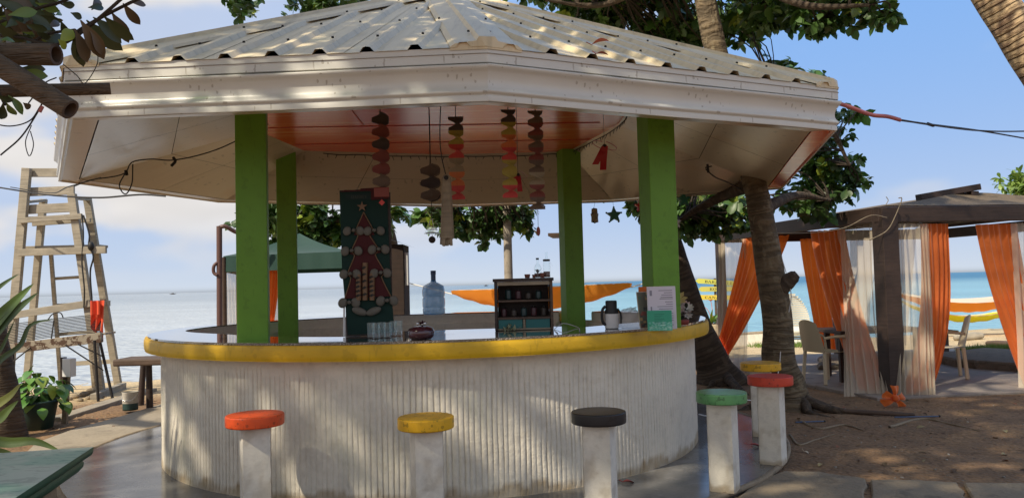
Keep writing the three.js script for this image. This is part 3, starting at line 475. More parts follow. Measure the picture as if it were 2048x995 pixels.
{ // second trunk, leaning left behind the right column
  const t = thing('broadleaf_tree', 'dark leaning trunk behind the end of the yellow counter rim, leaves hanging beyond the bar', 'tree', 'trees round the bar');
  const b = onT(1445, 765), z = -b.z, R = px => px * z / F / 2;
  mesh('trunk', trunkGeo([[V3(b.x, b.y - 0.1, b.z), R(110)], [P(1425, 725, z), R(72)], [P(1395, 660, z), R(64)], [P(1372, 600, z), R(64)], [P(1345, 520, z), R(62)], [P(1315, 430, z), R(56)], [P(1275, 340, z + 0.1), R(50)], [P(1220, 240, z + 0.3), R(44)], [P(1150, 130, z + 0.5), R(36)]], 16, 60, 9, 0.1), M.barkDark, t);
  for (const [px, py, L] of [[1500, 790, 0.9], [1415, 775, 0.7], [1520, 770, 1.2]]) { const e = onT(px, py); mesh('root', trunkGeo([[b.clone().add(V3(0, 0.16, 0.05)), 0.10], [b.clone().lerp(e, 0.5).setY(terr((b.x + e.x) / 2, (b.z + e.z) / 2) + 0.05), 0.06], [e.clone().add(V3(0, -0.01, 0)), 0.015]], 9, 14, 21 + L * 3, 0.2), M.barkDark, t); }
  const l = [P(1275, 340, z), P(1180, 330, z + 0.5), P(1080, 370, z + 0.8), P(990, 400, z + 0.9), P(880, 405, z + 1.0)];
  mesh('limb', trunkGeo(l.map((p, k) => [p, mix(0.08, 0.02, k / 4)]), 8, 24, 55, 0.1), M.barkDark, t);
  const at = crown(t, [B(1290, 412, 13.2, 28, 32, 1.8), B(1010, 430, 13.5, 48, 40, 1.8), B(960, 450, 13.5, 22, 34, 1.3), B(1050, 440, 13.5, 20, 28, 1), B(885, 430, 13.7, 55, 36, 1.7), B(910, 455, 13.6, 30, 20, 1), B(1150, 330, 13.2, 180, 60, 1)], { seed: 15, dens: 30, leafL: 0.18, leafW: 0.11, wts: [0.5, 0.9] });
  twigs(t, new THREE.CatmullRomCurve3(l).getPoints(16), at, 0.3, 16, M.barkDark);
}
{ // tree beyond the green tent
  const t = thing('broadleaf_tree', 'leafy tree behind the green tent canopy, its top showing over the roof', 'tree', 'trees round the bar');
  const d = 16.5, b = P(792, 690, d); b.y = terr(b.x, b.z) - 0.1;
  mesh('trunk', trunkGeo([[b, 0.2], [P(793, 600, d), 0.14], [P(785, 500, d), 0.13], [P(760, 400, d), 0.12], [P(720, 260, d), 0.10], [P(670, 100, d), 0.07], [P(640, 0, d), 0.04]], 12, 40, 12, 0.1), M.barkDark, t);
  const l1 = [P(770, 440, d), P(690, 440, d - 0.4), P(600, 435, d - 0.5), P(500, 440, d - 0.4)];
  mesh('limb', trunkGeo(l1.map((p, k) => [p, mix(0.07, 0.018, k / 3)]), 8, 18, 57, 0.1), M.barkDark, t);
  const at = crown(t, [B(500, 440, 16, 48, 32, 2.2), B(560, 445, 16, 60, 40, 2.6), B(640, 440, 16, 60, 42, 2.8), B(710, 440, 16, 50, 38, 1.6), B(780, 430, 16, 42, 26, 1.3), B(600, 470, 16.4, 90, 30, 1.5), B(630, 8, 16.3, 75, 30, 1.4), B(490, 8, 16.3, 38, 36, 1.0), B(700, -10, 16.2, 80, 24, 1.3), B(640, 250, 16.4, 150, 110, 0.7)], { seed: 25, dens: 24, leafL: 0.2, leafW: 0.12, wts: [0.6, 0.9] });
  twigs(t, new THREE.CatmullRomCurve3(l1).getPoints(14), at, 0.25, 26, M.barkDark);
}
{ // coconut palm trunk at the right
  const t = thing('palm_tree', 'leaning palm trunk with ringed tan bark crossing above the gazebo', 'palm', 'trees round the bar');
  const d = 7.5, R = px => px * d / F / 2;
  mesh('trunk', trunkGeo([[V3(6.9, terr(6.9, -7.2) - 0.1, -7.2), 0.24], [V3(6.6, 0.7, -7.25), 0.19], [P(2260, 400, d), R(82)], [P(2130, 210, d), R(78)], [P(2055, 100, d), R(76)], [P(2008, 25, d), R(74)], [P(1962, -50, d), R(72)], [P(1890, -180, d), R(76)], [P(1830, -330, d), R(70)]], 18, 60, 17, 0.05, 0.9), M.palm, t);
  const top = P(1830, -335, d), r = rng(91);
  for (let k = 0; k < 12; k++) {
    const a = k / 12 * 6.28 + r() * 0.3, L = 2.2, pts = []; for (let i = 0; i <= 6; i++) { const q = i / 6; pts.push(V3(top.x + Math.cos(a) * L * q, top.y + 0.9 * q - 1.7 * q * q, top.z + Math.sin(a) * L * q)); }
    const cv = new THREE.CatmullRomCurve3(pts), gs = [tube(pts, 0.016, 12, 4)];
    for (let i = 2; i < 26; i++) { const q = i / 26, p = cv.getPoint(q), tg = cv.getTangent(q), side = V3().crossVectors(tg, V3(0, 1, 0)).normalize(); for (const s of [-1, 1]) { const g = leafGeo(0.5 * Math.sin(Math.PI * (0.15 + 0.8 * q)), 0.035, 0.4, 0.1, 0.4, 3); g.lookAt(side.clone().multiplyScalar(s).add(tg.clone().multiplyScalar(0.6))); g.translate(p.x, p.y, p.z); gs.push(g); } }
    mesh('frond', gs, mat(0.09, 0.16, 0.03, 0.5), t);
  }
}
{ // pale leafy sprig, far right
  const t = thing('broadleaf_tree', 'small bright green tree beyond the gazebo roof', 'tree', 'trees round the bar');
  const d = 24, b = P(2075, 600, d); b.y = terr(b.x, b.z) - 0.1;
  mesh('trunk', trunkGeo([[b, 0.18], [P(2080, 500, d), 0.13], [P(2070, 420, d), 0.08], [P(2055, 370, d), 0.04]], 10, 20, 33, 0.1), M.barkDark, t);
  crown(t, [B(2045, 365, 24, 42, 30, 1.2), B(2080, 390, 24, 60, 40, 1.2), B(1915, 412, 26, 25, 9, 1)], { seed: 35, dens: 14, leafL: 0.3, leafW: 0.12, cols: [[0.16, 0.26, 0.04], [0.22, 0.32, 0.06], [0.1, 0.2, 0.03]] });
}
let shadeTree;
{ // big shade tree: trunk at the left edge, crown over the bar and over the place where the photographer stands
  const t = shadeTree = thing('broadleaf_tree', 'dark mottled trunk rising beside the pothos pot, long leaves and branches over the bar', 'tree', 'trees round the bar');
  const b = onT(10, 880), z = -b.z;
  mesh('trunk', trunkGeo([[V3(b.x - 0.1, b.y - 0.1, b.z), 0.30], [P(0, 800, z), 0.19], [P(-8, 720, z), 0.15], [P(-25, 640, z), 0.14], [P(-110, 480, z + 0.2), 0.14], [V3(-7.2, 3.6, -7.0), 0.13], [V3(-7.0, 5.0, -5.5), 0.12]], 16, 50, 19, 0.14), M.barkDark, t);
  const Ls = [[V3(-7.0, 5.0, -5.5), V3(-5.5, 5.8, -4), V3(-3.5, 6.4, -2.5), V3(-1.0, 6.8, -1.5), V3(1.5, 7, -2)], [V3(-7.0, 5.0, -5.5), V3(-6.5, 6, -3), V3(-6, 6.6, 0), V3(-5, 7, 2)], [V3(-5.5, 5.8, -4), V3(-3, 6.6, -5), V3(-0.5, 7.2, -5), V3(2, 7.4, -4.5)], [V3(-7, 5, -5.5), V3(-8.5, 6, -3), V3(-9.5, 6.5, -1)]];
  const roots = []; Ls.forEach((l, i) => { mesh('limb', trunkGeo(l.map((p, k) => [p, mix(0.11, 0.03, k / (l.length - 1))]), 9, 26, 60 + i, 0.1), M.barkDark, t); new THREE.CatmullRomCurve3(l).getPoints(14).forEach(p => roots.push(p)); });
  const bl = []; const r = rng(77);
  for (const [x, y, zz, R, dm] of [[-6.5, 6.4, -1.5, 1.7, 1], [-4.6, 6.6, -3.2, 1.6, 1], [-4.2, 6.9, -0.6, 1.6, 1], [-2.4, 6.9, -2.4, 1.6, 1], [-2.2, 7.2, -4.4, 1.5, 0.8], [-0.4, 7.1, -3.2, 1.5, 0.9], [1.2, 7.3, -2.6, 1.5, 0.9], [0.3, 7.4, -4.8, 1.3, 0.8], [-6.0, 6.9, 1.2, 1.7, 1], [-3.6, 7.0, 1.6, 1.6, 1], [-1.2, 7.0, -0.2, 1.6, 1], [0.6, 7.1, 0.4, 1.5, 1], [-8.3, 6.2, -2.2, 1.5, 1], [2.6, 7.2, -1.2, 1.4, 0.9], [-3.4, 6.9, -4.6, 1.4, 0.9], [-1.2, 7.1, -4.0, 1.3, 0.8]]) bl.push([V3(x, y, zz), R, R * 0.55, R, dm]);
  const at = crown(t, bl, { seed: 45, dens: 19, leafL: 0.2, leafW: 0.11 });
  twigs(t, roots, at, 0.15, 46, M.barkDark, 0.016);
  // low branch with long leaves, close to the camera
  const D0 = 2.7, lp = (x, y, d) => P(x, y, d);
  const brs = [[[-160, -40, 3.0], [-40, 60, 2.9], [40, 75, 2.8], [120, 88, 2.7], [190, 42, 2.6], [250, -10, 2.6]], [[120, 88, 2.7], [165, 55, 2.65], [210, 30, 2.65], [290, -10, 2.6]], [[-40, 60, 2.9], [60, 20, 2.7], [130, 0, 2.65], [180, -30, 2.6]], [[-40, 60, 2.9], [-20, 150, 2.85], [10, 210, 2.85]], [[60, 90, 2.8], [90, 70, 2.8], [150, 60, 2.75]]];
  mesh('branch', brs.map(bq => tube(bq.map(q => lp(...q)), 0.006, 20, 5)), M.barkDark, t);
  const ln = new THREE.CatmullRomCurve3([lp(-160, -40, 3.0), V3(-2.8, 3.4, -3.6), V3(-4.2, 4.6, -4.2), V3(-5.5, 5.8, -4)]); mesh('limb', new THREE.TubeGeometry(ln, 20, 0.022, 7), M.barkDark, t);
  const cols = [mat(0.045, 0.06, 0.02, 0.4), mat(0.07, 0.10, 0.025, 0.4), mat(0.10, 0.065, 0.03, 0.45), mat(0.26, 0.30, 0.03, 0.45), mat(0.12, 0.19, 0.03, 0.4)];
  const L1 = [leafGeo(0.19, 0.075, 0.25, 0.22, 0.62, 8), leafGeo(0.16, 0.06, 0.4, 0.3, 0.6, 8), leafGeo(0.12, 0.06, 0.2, 0.2, 0.6, 8)];
  const add = (px, py, d, tx, ty, g, m, rl) => { const a = lp(px, py, d), q = lp(tx, ty, d + 0.04), dir = q.clone().sub(a), L = dir.length(); const o = new THREE.Mesh(L1[g], cols[m]); o.name = 'leaf'; o.position.copy(a); const zv = dir.normalize(), tocam = V3(0, 1.5, 0).sub(a).normalize(), x = V3().crossVectors(tocam, zv).normalize().applyAxisAngle(zv, rl), y = V3().crossVectors(zv, x); o.quaternion.setFromRotationMatrix(new THREE.Matrix4().makeBasis(x, y, zv)); const s = L / [0.17, 0.14, 0.11][g]; o.scale.set(s, s, s); o.castShadow = o.receiveShadow = true; t.add(o); };
  const RR = rng(99);
  for (let i = 0; i < 120; i++) { const a = RR() * 125 - 30, b2 = RR() * 105 - 25 - Math.max(0, a - 70) * 0.5, an = RR() * 6.28, L = 34 + 22 * RR(); add(a, b2, D0 + 0.25 + RR() * 0.5, a + L * Math.cos(an), b2 + L * Math.abs(Math.sin(an)), Math.floor(RR() * 3), RR() < 0.6 ? 0 : RR() < 0.6 ? 2 : 4, (RR() - 0.5) * 1.6); }
  for (const [a, b2, c, e, g, m] of [[150, 62, 155, 130, 0, 0], [148, 58, 178, 118, 0, 2], [165, 50, 200, 100, 0, 0], [172, 40, 232, 98, 0, 0], [185, 34, 240, 75, 1, 0], [205, 30, 256, 80, 0, 0], [222, 24, 258, 78, 1, 2], [160, 40, 205, 108, 1, 2], [245, 6, 275, 48, 1, 2], [258, 4, 292, 6, 0, 2], [175, 15, 210, 12, 1, 0], [182, 20, 205, -6, 1, 2], [120, 8, 150, 11, 2, 0], [140, 25, 165, 36, 2, 0], [110, 30, 128, 22, 1, 4], [118, 85, 147, 58, 2, 3], [115, 78, 134, 98, 2, 3], [150, 90, 165, 122, 1, 0], [180, 62, 207, 105, 0, 2], [120, 40, 135, 75, 1, 0], [95, 55, 122, 40, 1, 2], [70, 60, 100, 80, 0, 0], [88, 88, 130, 70, 1, 0], [85, 95, 88, 118, 2, 4], [60, 95, 68, 112, 2, 0], [20, 70, 60, 80, 0, 0], [30, 40, 55, 62, 0, 2], [20, 20, 80, 55, 0, 0], [5, 15, 40, 60, 0, 2], [10, 55, 45, 30, 0, 0], [45, 10, 90, 35, 0, 0], [70, 5, 115, 22, 0, 4], [35, 5, 15, 40, 0, 2], [80, 30, 118, 45, 0, 0], [60, 35, 75, 68, 0, 2], [-20, 40, 35, 85, 0, 0], [0, 80, 30, 75, 1, 4], [15, 190, 50, 222, 1, 4], [12, 205, 28, 232, 2, 4], [5, 205, 2, 245, 1, 0], [-10, 190, 25, 205, 1, 0], [45, 205, 62, 218, 2, 2], [30, 145, 90, 150, 0, 4], [40, 135, 88, 138, 0, 0], [25, 150, 70, 158, 1, 0], [95, 0, 118, 12, 1, 0], [50, 48, 92, 62, 0, 0], [-10, 0, 50, 20, 0, 0], [0, -10, 60, 5, 0, 2], [60, -10, 110, 8, 0, 0], [15, 30, 70, 20, 0, 4], [0, 35, 48, 42, 0, 0], [25, 62, 80, 48, 0, 2], [40, 25, 100, 50, 0, 0]]) add(a, b2, D0 + (RR() - 0.5) * 0.35, c, e, g, m, (RR() - 0.5) * 1.3);
}

// ------------------------------------------------------------------ foreground poles at the upper left
{
  const bp = (name, a, b, r, label) => { const t = thing(name, label, 'pole', 'wooden poles at the corner');
    const d = b.clone().sub(a), L = d.length(), g = new THREE.CylinderGeometry(r, r * 1.05, L, 18, 24, true), p = g.attributes.position; for (let i = 0; i < p.count; i++) { const y = p.getY(i), k = 1 + 0.05 * (fbm(p.getX(i) * 40 + 9, y * 6, 3, 7) - 0.5) * 2; p.setX(i, p.getX(i) * k); p.setZ(i, p.getZ(i) * k); } g.computeVertexNormals();
    const e1 = new THREE.RingGeometry(r * 0.72, r, 18); e1.rotateX(-Math.PI / 2); e1.translate(0, L / 2, 0); const inn = new THREE.CylinderGeometry(r * 0.72, r * 0.72, 0.16, 18, 1, true); inn.translate(0, L / 2 - 0.08, 0); const bt = new THREE.CircleGeometry(r * 0.73, 18); bt.rotateX(-Math.PI / 2); bt.translate(0, L / 2 - 0.15, 0);
    const q = new THREE.Quaternion().setFromUnitVectors(V3(0, 1, 0), d.normalize()), c = a.clone().add(b).multiplyScalar(0.5); for (const x of [g, e1, inn, bt]) { x.applyQuaternion(q); x.translate(c.x, c.y, c.z); }
    mesh('shaft', g, M.bamboo, t); mesh('cut_end', [e1, inn, bt], M.brownWood, t); };
  bp('wooden_pole', P(-260, 106, 2.6), P(112, 109, 2.55), 0.036, 'thick weathered pole end, topmost of the three at the roof corner');
  bp('wooden_pole', P(-260, 188, 2.75), P(220, 177, 3.1), 0.024, 'hollow bamboo pole lying level across the roof corner');
  bp('wooden_pole', P(-230, -10, 2.5), P(140, 219, 2.45), 0.033, 'weathered pole slanting down across the other two poles');
  const up = thing('support_post', 'post carrying the wooden poles, outside the corner', 'post'); mesh('shaft', rod(V3(-2.35, terr(-2.35, -2.6) - 0.05, -2.6), V3(-2.35, 2.75, -2.6), 0.045, 0.04, 12), M.bamboo, up);
  mesh('crossbar', rod(V3(-2.35, 2.30, -2.35), V3(-2.35, 2.36, -3.0), 0.03, 0.03, 10), M.bamboo, up);
}

// ------------------------------------------------------------------ paving, kerbs, slabs
const XZ = (list, Y = -0.04) => list.map(([x, y]) => { const p = onY(x, y, Y); return [p.x, p.z]; });
tag(mesh('concrete_path', slabXZ(XZ([[70, 885], [150, 856], [240, 832], [345, 800], [390, 830], [330, 868], [190, 909], [140, 935], [40, 915]], -0.03), -0.14, -0.028, 0.006), M.concrete), 'worn concrete path curving past the platform', 'path', null, 'structure');
{
  const a = onT(112, 842), b = onT(300, 782); a.y -= 0.01; b.y -= 0.01;
  tag(mesh('kerb', beam(a, b, 0.22, 0.12, 0, 0.015), M.concrete), 'low concrete kerb between path and beach', 'kerb', null, 'structure');
  const pv = thing('stone_paving', 'cracked flagstones with dark joints in the earth in front of the green stool', 'paving'); tag(pv, null, null, null, 'structure');
  for (const s of [[[1478, 994], [1530, 962], [1568, 946], [1640, 948], [1735, 962], [1732, 990], [1722, 1060], [1600, 1070], [1480, 1010]], [[1744, 964], [1830, 964], [1918, 970], [1932, 1000], [1950, 1060], [1745, 1060]], [[1928, 970], [2080, 972], [2140, 1060], [1962, 1060], [1945, 1000]], [[1440, 1010], [1475, 1000], [1590, 1075], [1500, 1110]]]) {
    const q = XZ(s, -0.045), r = rng(s.length * 7 + s[0][0]), out = []; for (let i = 0; i < q.length; i++) { const a = q[i], b = q[(i + 1) % q.length]; for (let k = 0; k < 4; k++) out.push([mix(a[0], b[0], k / 4) + (r() - 0.5) * 0.025, mix(a[1], b[1], k / 4) + (r() - 0.5) * 0.025]); }
    mesh('flagstone', slabXZ(out, -0.16, -0.022, 0.012), M.slab, pv);
  }
}
// ------------------------------------------------------------------ gazebo on the right
const GZ = { N: V3(4.80, 0, -10.0), u: V3(0.986, 0, -0.164).normalize(), v: V3(-0.212, 0, -0.977).normalize(), W: 4.5, D: 4.5, H: 2.36 };
const gz = (a, b, y) => GZ.N.clone().addScaledVector(GZ.u, a).addScaledVector(GZ.v, b).setY(y);
{
  const pd = []; for (const [a, b] of [[-0.4, -0.25], [2, -0.42], [3.5, -0.36], [4.9, -0.35], [5.1, 2], [5, 4.9], [3, 5.1], [-0.3, 4.9], [-0.45, 2]]) { const p = gz(a, b, 0); pd.push([p.x, p.z]); }
  tag(mesh('gazebo_floor', slabXZ(pd, -0.15, -0.018, 0.01), mat(0.34, 0.29, 0.26, 0.75, { map: T.concrete, uvm: 1.7 })), 'grey concrete floor under the curtained gazebo', 'floor', null, 'structure');
  const g = thing('gazebo', 'dark timber gazebo with canvas roof over the plastic chairs', 'gazebo');
  for (const [a, b] of [[0, 0], [0, GZ.D], [GZ.W, 0], [GZ.W, GZ.D], [2.3, GZ.D]]) { const p = gz(a, b, 0); mesh('post', rb(b ? 0.14 : 0.225, GZ.H + 0.1, b ? 0.14 : 0.225, p.x, GZ.H / 2 - 0.06, p.z, 0.17, 0.01), M.darkWood, g); }
  mesh('beam', beam(gz(-0.12, 0, GZ.H - 0.1), gz(GZ.W + 0.1, 0, GZ.H - 0.1), 0.10, 0.20, 0, 0.01), M.darkWood, g);
  mesh('beam', beam(gz(0.012, 0.06, GZ.H - 0.085), gz(0.012, GZ.D + 0.25, GZ.H - 0.085), 0.10, 0.19, 0, 0.01), M.darkWood, g);
  mesh('beam', beam(gz(-0.1, GZ.D, GZ.H - 0.11), gz(GZ.W, GZ.D, GZ.H - 0.11), 0.10, 0.19, 0, 0.01), M.darkWood, g);
  mesh('beam', beam(gz(GZ.W - 0.01, 0.06, GZ.H - 0.115), gz(GZ.W - 0.01, GZ.D, GZ.H - 0.115), 0.10, 0.18, 0, 0.01), M.darkWood, g);
    mesh('ridge_beam', beam(gz(1.3, 1.0, GZ.H + 0.225), gz(2.3, 1.02, GZ.H + 0.375), 0.12, 0.09, 0, 0.008), M.darkWood, g);
  mesh('king_post', rb(0.12, 0.30, 0.12, gz(2.2, 1.02, 0).x, GZ.H + 0.16, gz(2.2, 1.02, 0).z, 0.17), M.darkWood, g);
  const rf = new THREE.Group(); rf.name = 'roof'; g.add(rf);
  const k = [gz(0.15, 0.15, GZ.H + 0.03), gz(GZ.W - 0.1, 0.15, GZ.H + 0.03), gz(GZ.W - 0.1, GZ.D, GZ.H + 0.03), gz(0.15, GZ.D, GZ.H + 0.03)], ap = [gz(2.15, 1.1, GZ.H + 0.31), gz(2.15, 3.1, GZ.H + 0.31)];
  const cv = (a, b, c, d) => mesh('canvas', grid(10, 8, (u, v) => { const p = a.clone().lerp(b, u).lerp(d.clone().lerp(c, u), v); p.y -= 0.06 * Math.sin(Math.PI * u) * Math.sin(Math.PI * v) + 0.02 * (fbm(p.x * 3, p.z * 3, 2, 501) - 0.5); return p; }), M.canvas, rf);
  cv(k[0], k[1], ap[0].clone().addScaledVector(GZ.u, 0.01), ap[0]); cv(k[3], k[0], ap[0], ap[1]); cv(k[1], k[2], ap[1], ap[0]); cv(k[2], k[3], ap[1], ap[1].clone().addScaledVector(GZ.u, -0.01));
  for (let i = 0; i < 5; i++) mesh('rafter', beam(gz(0.45 + i * 0.9, 0.05, GZ.H - 0.01), gz(0.45 + i * 0.9, GZ.D, GZ.H - 0.01), 0.05, 0.045), M.darkWood, g);
}
{
  // curtains: top edge a-b, bottom edge c-d, optional waist
  const curtain = (name, label, m, a, b, c, d, { pl = 7, amp = 0.035, ease = 1.6, seed = 1, gather = 0 } = {}) => {
    const n = V3().crossVectors(b.clone().sub(a), c.clone().sub(a)).normalize();
    const g = grid(pl * 8, 26, (u, v) => {
      const t = Math.pow(v, ease), x = a.clone().lerp(b, u), y = c.clone().lerp(d, u), p = V3(mix(x.x, y.x, t), mix(x.y, y.y, v), mix(x.z, y.z, t));
      const uw = u + 0.16 * (fbm(u * 4 + seed, 1, 2, seed + 1) - 0.5) + 0.05 * (fbm(u * 3, v * 2.5, 2, seed + 5) - 0.5), w = Math.sin(uw * pl * 6.283 + 2 * fbm(u * 3, v * 2, 2, seed)) * amp * (0.45 + 0.55 * v) * (0.6 + 0.8 * fbm(u * 5, v * 1.5, 2, seed + 3)) + 0.06 * (fbm(u * 2 + seed, v * 2, 2, seed + 9) - 0.5) * v;
      return p.addScaledVector(n, w + gather * Math.sin(Math.PI * v));
    });
    tag(mesh(name, g, m), label, 'curtain', 'gazebo curtains');
  };
  const L = px => { const t = (1770 - px) / 340; return mix(10.05, 14.3, Math.pow(Math.max(0, t), 0.72)); };   // depth along the left beam
  const q = (px, py, d) => P(px, py, d);
  curtain('orange_curtain', 'orange curtain tied to the foot of the corner post, toward the tree', M.orangeCloth, q(1621, 462, L(1621)), q(1690, 458, L(1690)), q(1728, 800, 10.2), q(1784, 806, 10.05), { pl: 6, ease: 1.5, seed: 3 });
  curtain('sheer_curtain', 'cream sheer curtain beside the corner post, falling to the earth', M.sheer, q(1676, 458, L(1676) - 0.02), q(1757, 446, 10.12), q(1690, 806, 10.0), q(1788, 808, 9.86), { pl: 7, ease: 2.4, seed: 5 });
  curtain('orange_curtain', 'narrow orange curtain hanging at the back of the gazebo behind the chair', M.orangeCloth, q(1601, 478, 14.2), q(1650, 474, 14.4), q(1640, 700, 13.8), q(1672, 700, 14.0), { pl: 5, ease: 1.3, seed: 7 });
  curtain('sheer_curtain', 'cream sheer curtain on the gazebo post by the sign post, gathered low', M.sheer, q(1436, 478, 14.35), q(1492, 475, 14.0), q(1424, 742, 13.4), q(1492, 752, 13.3), { pl: 6, ease: 2, seed: 9, amp: 0.05 });
  curtain('orange_curtain', 'orange curtain swept sideways behind the ringed tree trunk', M.orangeCloth, q(1486, 476, 14.1), q(1580, 470, 13.6), q(1424, 732, 13.5), q(1440, 738, 13.45), { pl: 8, ease: 1.15, seed: 11 });
  curtain('sheer_curtain', 'cream sheer curtain on the seaward side of the corner post beside the orange bow', M.sheer, q(1786, 447, 10.0), q(1858, 447, 10.1), q(1792, 812, 9.82), q(1878, 812, 9.75), { pl: 7, ease: 2.2, seed: 13 });
  curtain('orange_curtain', 'orange curtain next to the corner post, framing the hammocks', M.orangeCloth, q(1842, 447, 10.12), q(1896, 447, 10.2), q(1806, 790, 9.95), q(1868, 775, 10.05), { pl: 5, ease: 3.2, seed: 15 });
  curtain('orange_curtain', 'wide orange curtain slanting outward on the far side of the hammock view', M.orangeCloth, q(1951, 449, 10.3), q(2036, 446, 10.4), q(2052, 770, 10.3), q(2105, 770, 10.4), { pl: 7, ease: 1.35, seed: 17 });
  curtain('sheer_curtain', 'cream sheer curtain beside the wide slanting orange curtain', M.sheer, q(2024, 446, 10.35), q(2100, 446, 10.45), q(2040, 775, 10.2), q(2120, 775, 10.4), { pl: 6, ease: 2, seed: 19 });
  curtain('sheer_curtain', 'short cream sheer curtain hanging on the back beam inside the gazebo', M.sheer, q(1700, 476, 14.3), q(1748, 474, 14.4), q(1706, 660, 14.2), q(1742, 660, 14.3), { pl: 5, ease: 1, seed: 21 });
  curtain('sheer_curtain', 'loose cream sheer strip blowing beside the dark corner post', M.sheer, q(1790, 460, 11.5), q(1835, 458, 11.5), q(1788, 690, 11.3), q(1812, 690, 11.4), { pl: 4, ease: 1, seed: 23 });
  const bow = thing('cloth_bow', 'orange cloth knot at the foot of the corner post', 'bow'); const c = onT(1788, 812).add(V3(0, 0.10, 0.02));
  for (let k = 0; k < 5; k++) { const a = [0.3, 2.6, 3.6, 5.2, 1.5][k], s = 0.10 + 0.02 * k; mesh(k < 3 ? 'loop' : 'tail', grid(8, 4, (u, v) => V3(c.x + Math.cos(a) * s * u * 1.2 - Math.sin(a) * (v - 0.5) * 0.08 * (0.3 + u), c.y + Math.sin(a) * s * u * 0.8 + Math.cos(a) * (v - 0.5) * 0.08 * (0.3 + u), c.z + 0.04 * Math.sin(u * 3.1) + 0.025 * Math.sin(v * 6 + k))), M.orangeCloth, bow); }
  mesh('knot', place(new THREE.SphereGeometry(0.045, 12, 8), c.x, c.y, c.z + 0.03), M.orangeCloth, bow);
}
{ // plastic chairs and table under the gazebo
  const chair = (px, py, turn, label) => {
    const b = onT(px, py), t = thing('plastic_chair', label, 'chair', 'plastic chairs in the gazebo'), y0 = Math.max(b.y, -0.016), R = (x, y, z) => { const c = Math.cos(turn), s = Math.sin(turn); return V3(b.x + x * c + z * s, y0 + y, b.z - x * s + z * c); };
    for (const sx of [-1, 1]) for (const sz of [-1, 1]) mesh('leg', beam(R(sx * 0.23, 0, sz * 0.22), R(sx * 0.20, 0.44, sz * 0.19), 0.045, 0.035), M.chair, t);
    mesh('seat', grid(8, 8, (u, v) => R((u - 0.5) * 0.44, 0.44 - 0.02 * Math.sin(u * 3.14) * Math.sin(v * 3.14), (v - 0.5) * 0.44)), M.chair, t);
    mesh('seat_edge', rb(0.46, 0.035, 0.03, R(0, 0.43, 0.215).x, R(0, 0.43, 0.2).y, R(0, 0, 0.215).z, turn), M.chair, t);
    mesh('backrest', grid(10, 8, (u, v) => { const w = 0.46 - 0.10 * v * v; return R((u - 0.5) * w, 0.44 + 0.46 * v - 0.05 * Math.pow(2 * u - 1, 2) * v, -0.20 - 0.10 * v - 0.04 * Math.sin(u * 3.14)); }), M.chair, t);
    for (const sx of [-1, 1]) mesh('armrest', tube([R(sx * 0.22, 0.64, -0.22), R(sx * 0.25, 0.66, 0), R(sx * 0.24, 0.63, 0.17), R(sx * 0.22, 0.44, 0.20)], 0.02, 14, 6), M.chair, t);
  };
  chair(1655, 772, 1.9, 'beige plastic armchair in the gazebo, nearest the ringed tree trunk');
  chair(1895, 758, -1.9, 'beige plastic armchair half hidden by the curtains, facing the hammocks');
  const p = onT(1688, 768), tb = thing('table', 'dark wooden table between the plastic chairs', 'table'), y0 = -0.016;
  for (const [a, b] of [[-0.05, 0.1], [1.1, -0.05], [0.05, -0.65], [1.15, -0.8]]) mesh('leg', rb(0.075, 0.68, 0.075, p.x + a, y0 + 0.34, p.z + b), M.darkWood, tb);
  mesh('tabletop', rb(1.4, 0.045, 0.95, p.x + 0.56, y0 + 0.70, p.z - 0.36, 0.1), M.darkWood, tb);
}
// ------------------------------------------------------------------ things on the beach behind the gazebo
function hammock(label, a, b, sag, wid, m, edge, tie, vf = 0.45) {
  const t = thing('hammock', label, 'hammock', 'hammocks strung along the beach'), d = b.clone().sub(a), s = V3().crossVectors(d, V3(0, 1, 0)).normalize();
  const mid = u => a.clone().lerp(b, u).add(V3(0, -4 * sag * u * (1 - u), 0)), w = u => wid * Math.pow(Math.sin(Math.PI * mix(0.03, 0.97, u)), 0.75);
  mesh('cloth', grid(40, 10, (u, v) => { const q = (v - 0.5) * 2, ww = w(u); return mid(u).addScaledVector(s, q * ww * 0.55).add(V3(0, ww * vf * q * q + 0.01 * Math.sin(u * 60), 0)); }), m, t);
  for (const sgn of [-1, 1]) mesh('border', grid(40, 2, (u, v) => { const ww = w(u); return mid(u).addScaledVector(s, sgn * ww * (0.55 + 0.01 * v)).add(V3(0, ww * vf + v * edge * ww, 0)); }), M.hamWhite, t);
  for (const [p, q] of [[a, tie[0]], [b, tie[1]]]) mesh('rope', tube([p, p.clone().lerp(q, 0.5), q], 0.012, 6, 5), M.hamWhite, t);
}
hammock('orange hammock stretched behind the bar between the trees', P(905, 588, 16), P(1262, 574, 14), 0.36, 0.60, M.hamOrange, 0.03, [P(795, 560, 16.5), P(1352, 548, 13.0)], 0.7);
{
  const post = (px, py0, d, h, label) => { const b = P(px, 650, d); b.y = terr(b.x, b.z) - 0.1; const t = thing('hammock_post', label, 'post', 'hammock posts'); mesh('shaft', rod(b, V3(b.x, b.y + h, b.z), 0.05, 0.045, 10), M.wood, t); mesh('cap', place(new THREE.SphereGeometry(0.05, 10, 6), b.x, b.y + h, b.z), M.wood, t); return V3(b.x, b.y + h - 0.15, b.z); };
  const t1 = post(1772, 0, 20, 1.75, 'post at the tree side of the two hammocks'), t2 = post(2120, 0, 20, 1.75, 'post outside the slanting curtain, holding two hammocks');
  hammock('orange hammock with a white border seen between the gazebo curtains', P(1790, 588, 20), P(2085, 582, 20), 0.50, 0.55, M.hamOrange, 0.18, [t1, t2]);
  hammock('yellow hammock slung below the bordered orange one', P(1800, 602, 20.6), P(2085, 592, 20.6), 0.62, 0.36, M.hamYellow, 0.06, [t1, t2]);
}
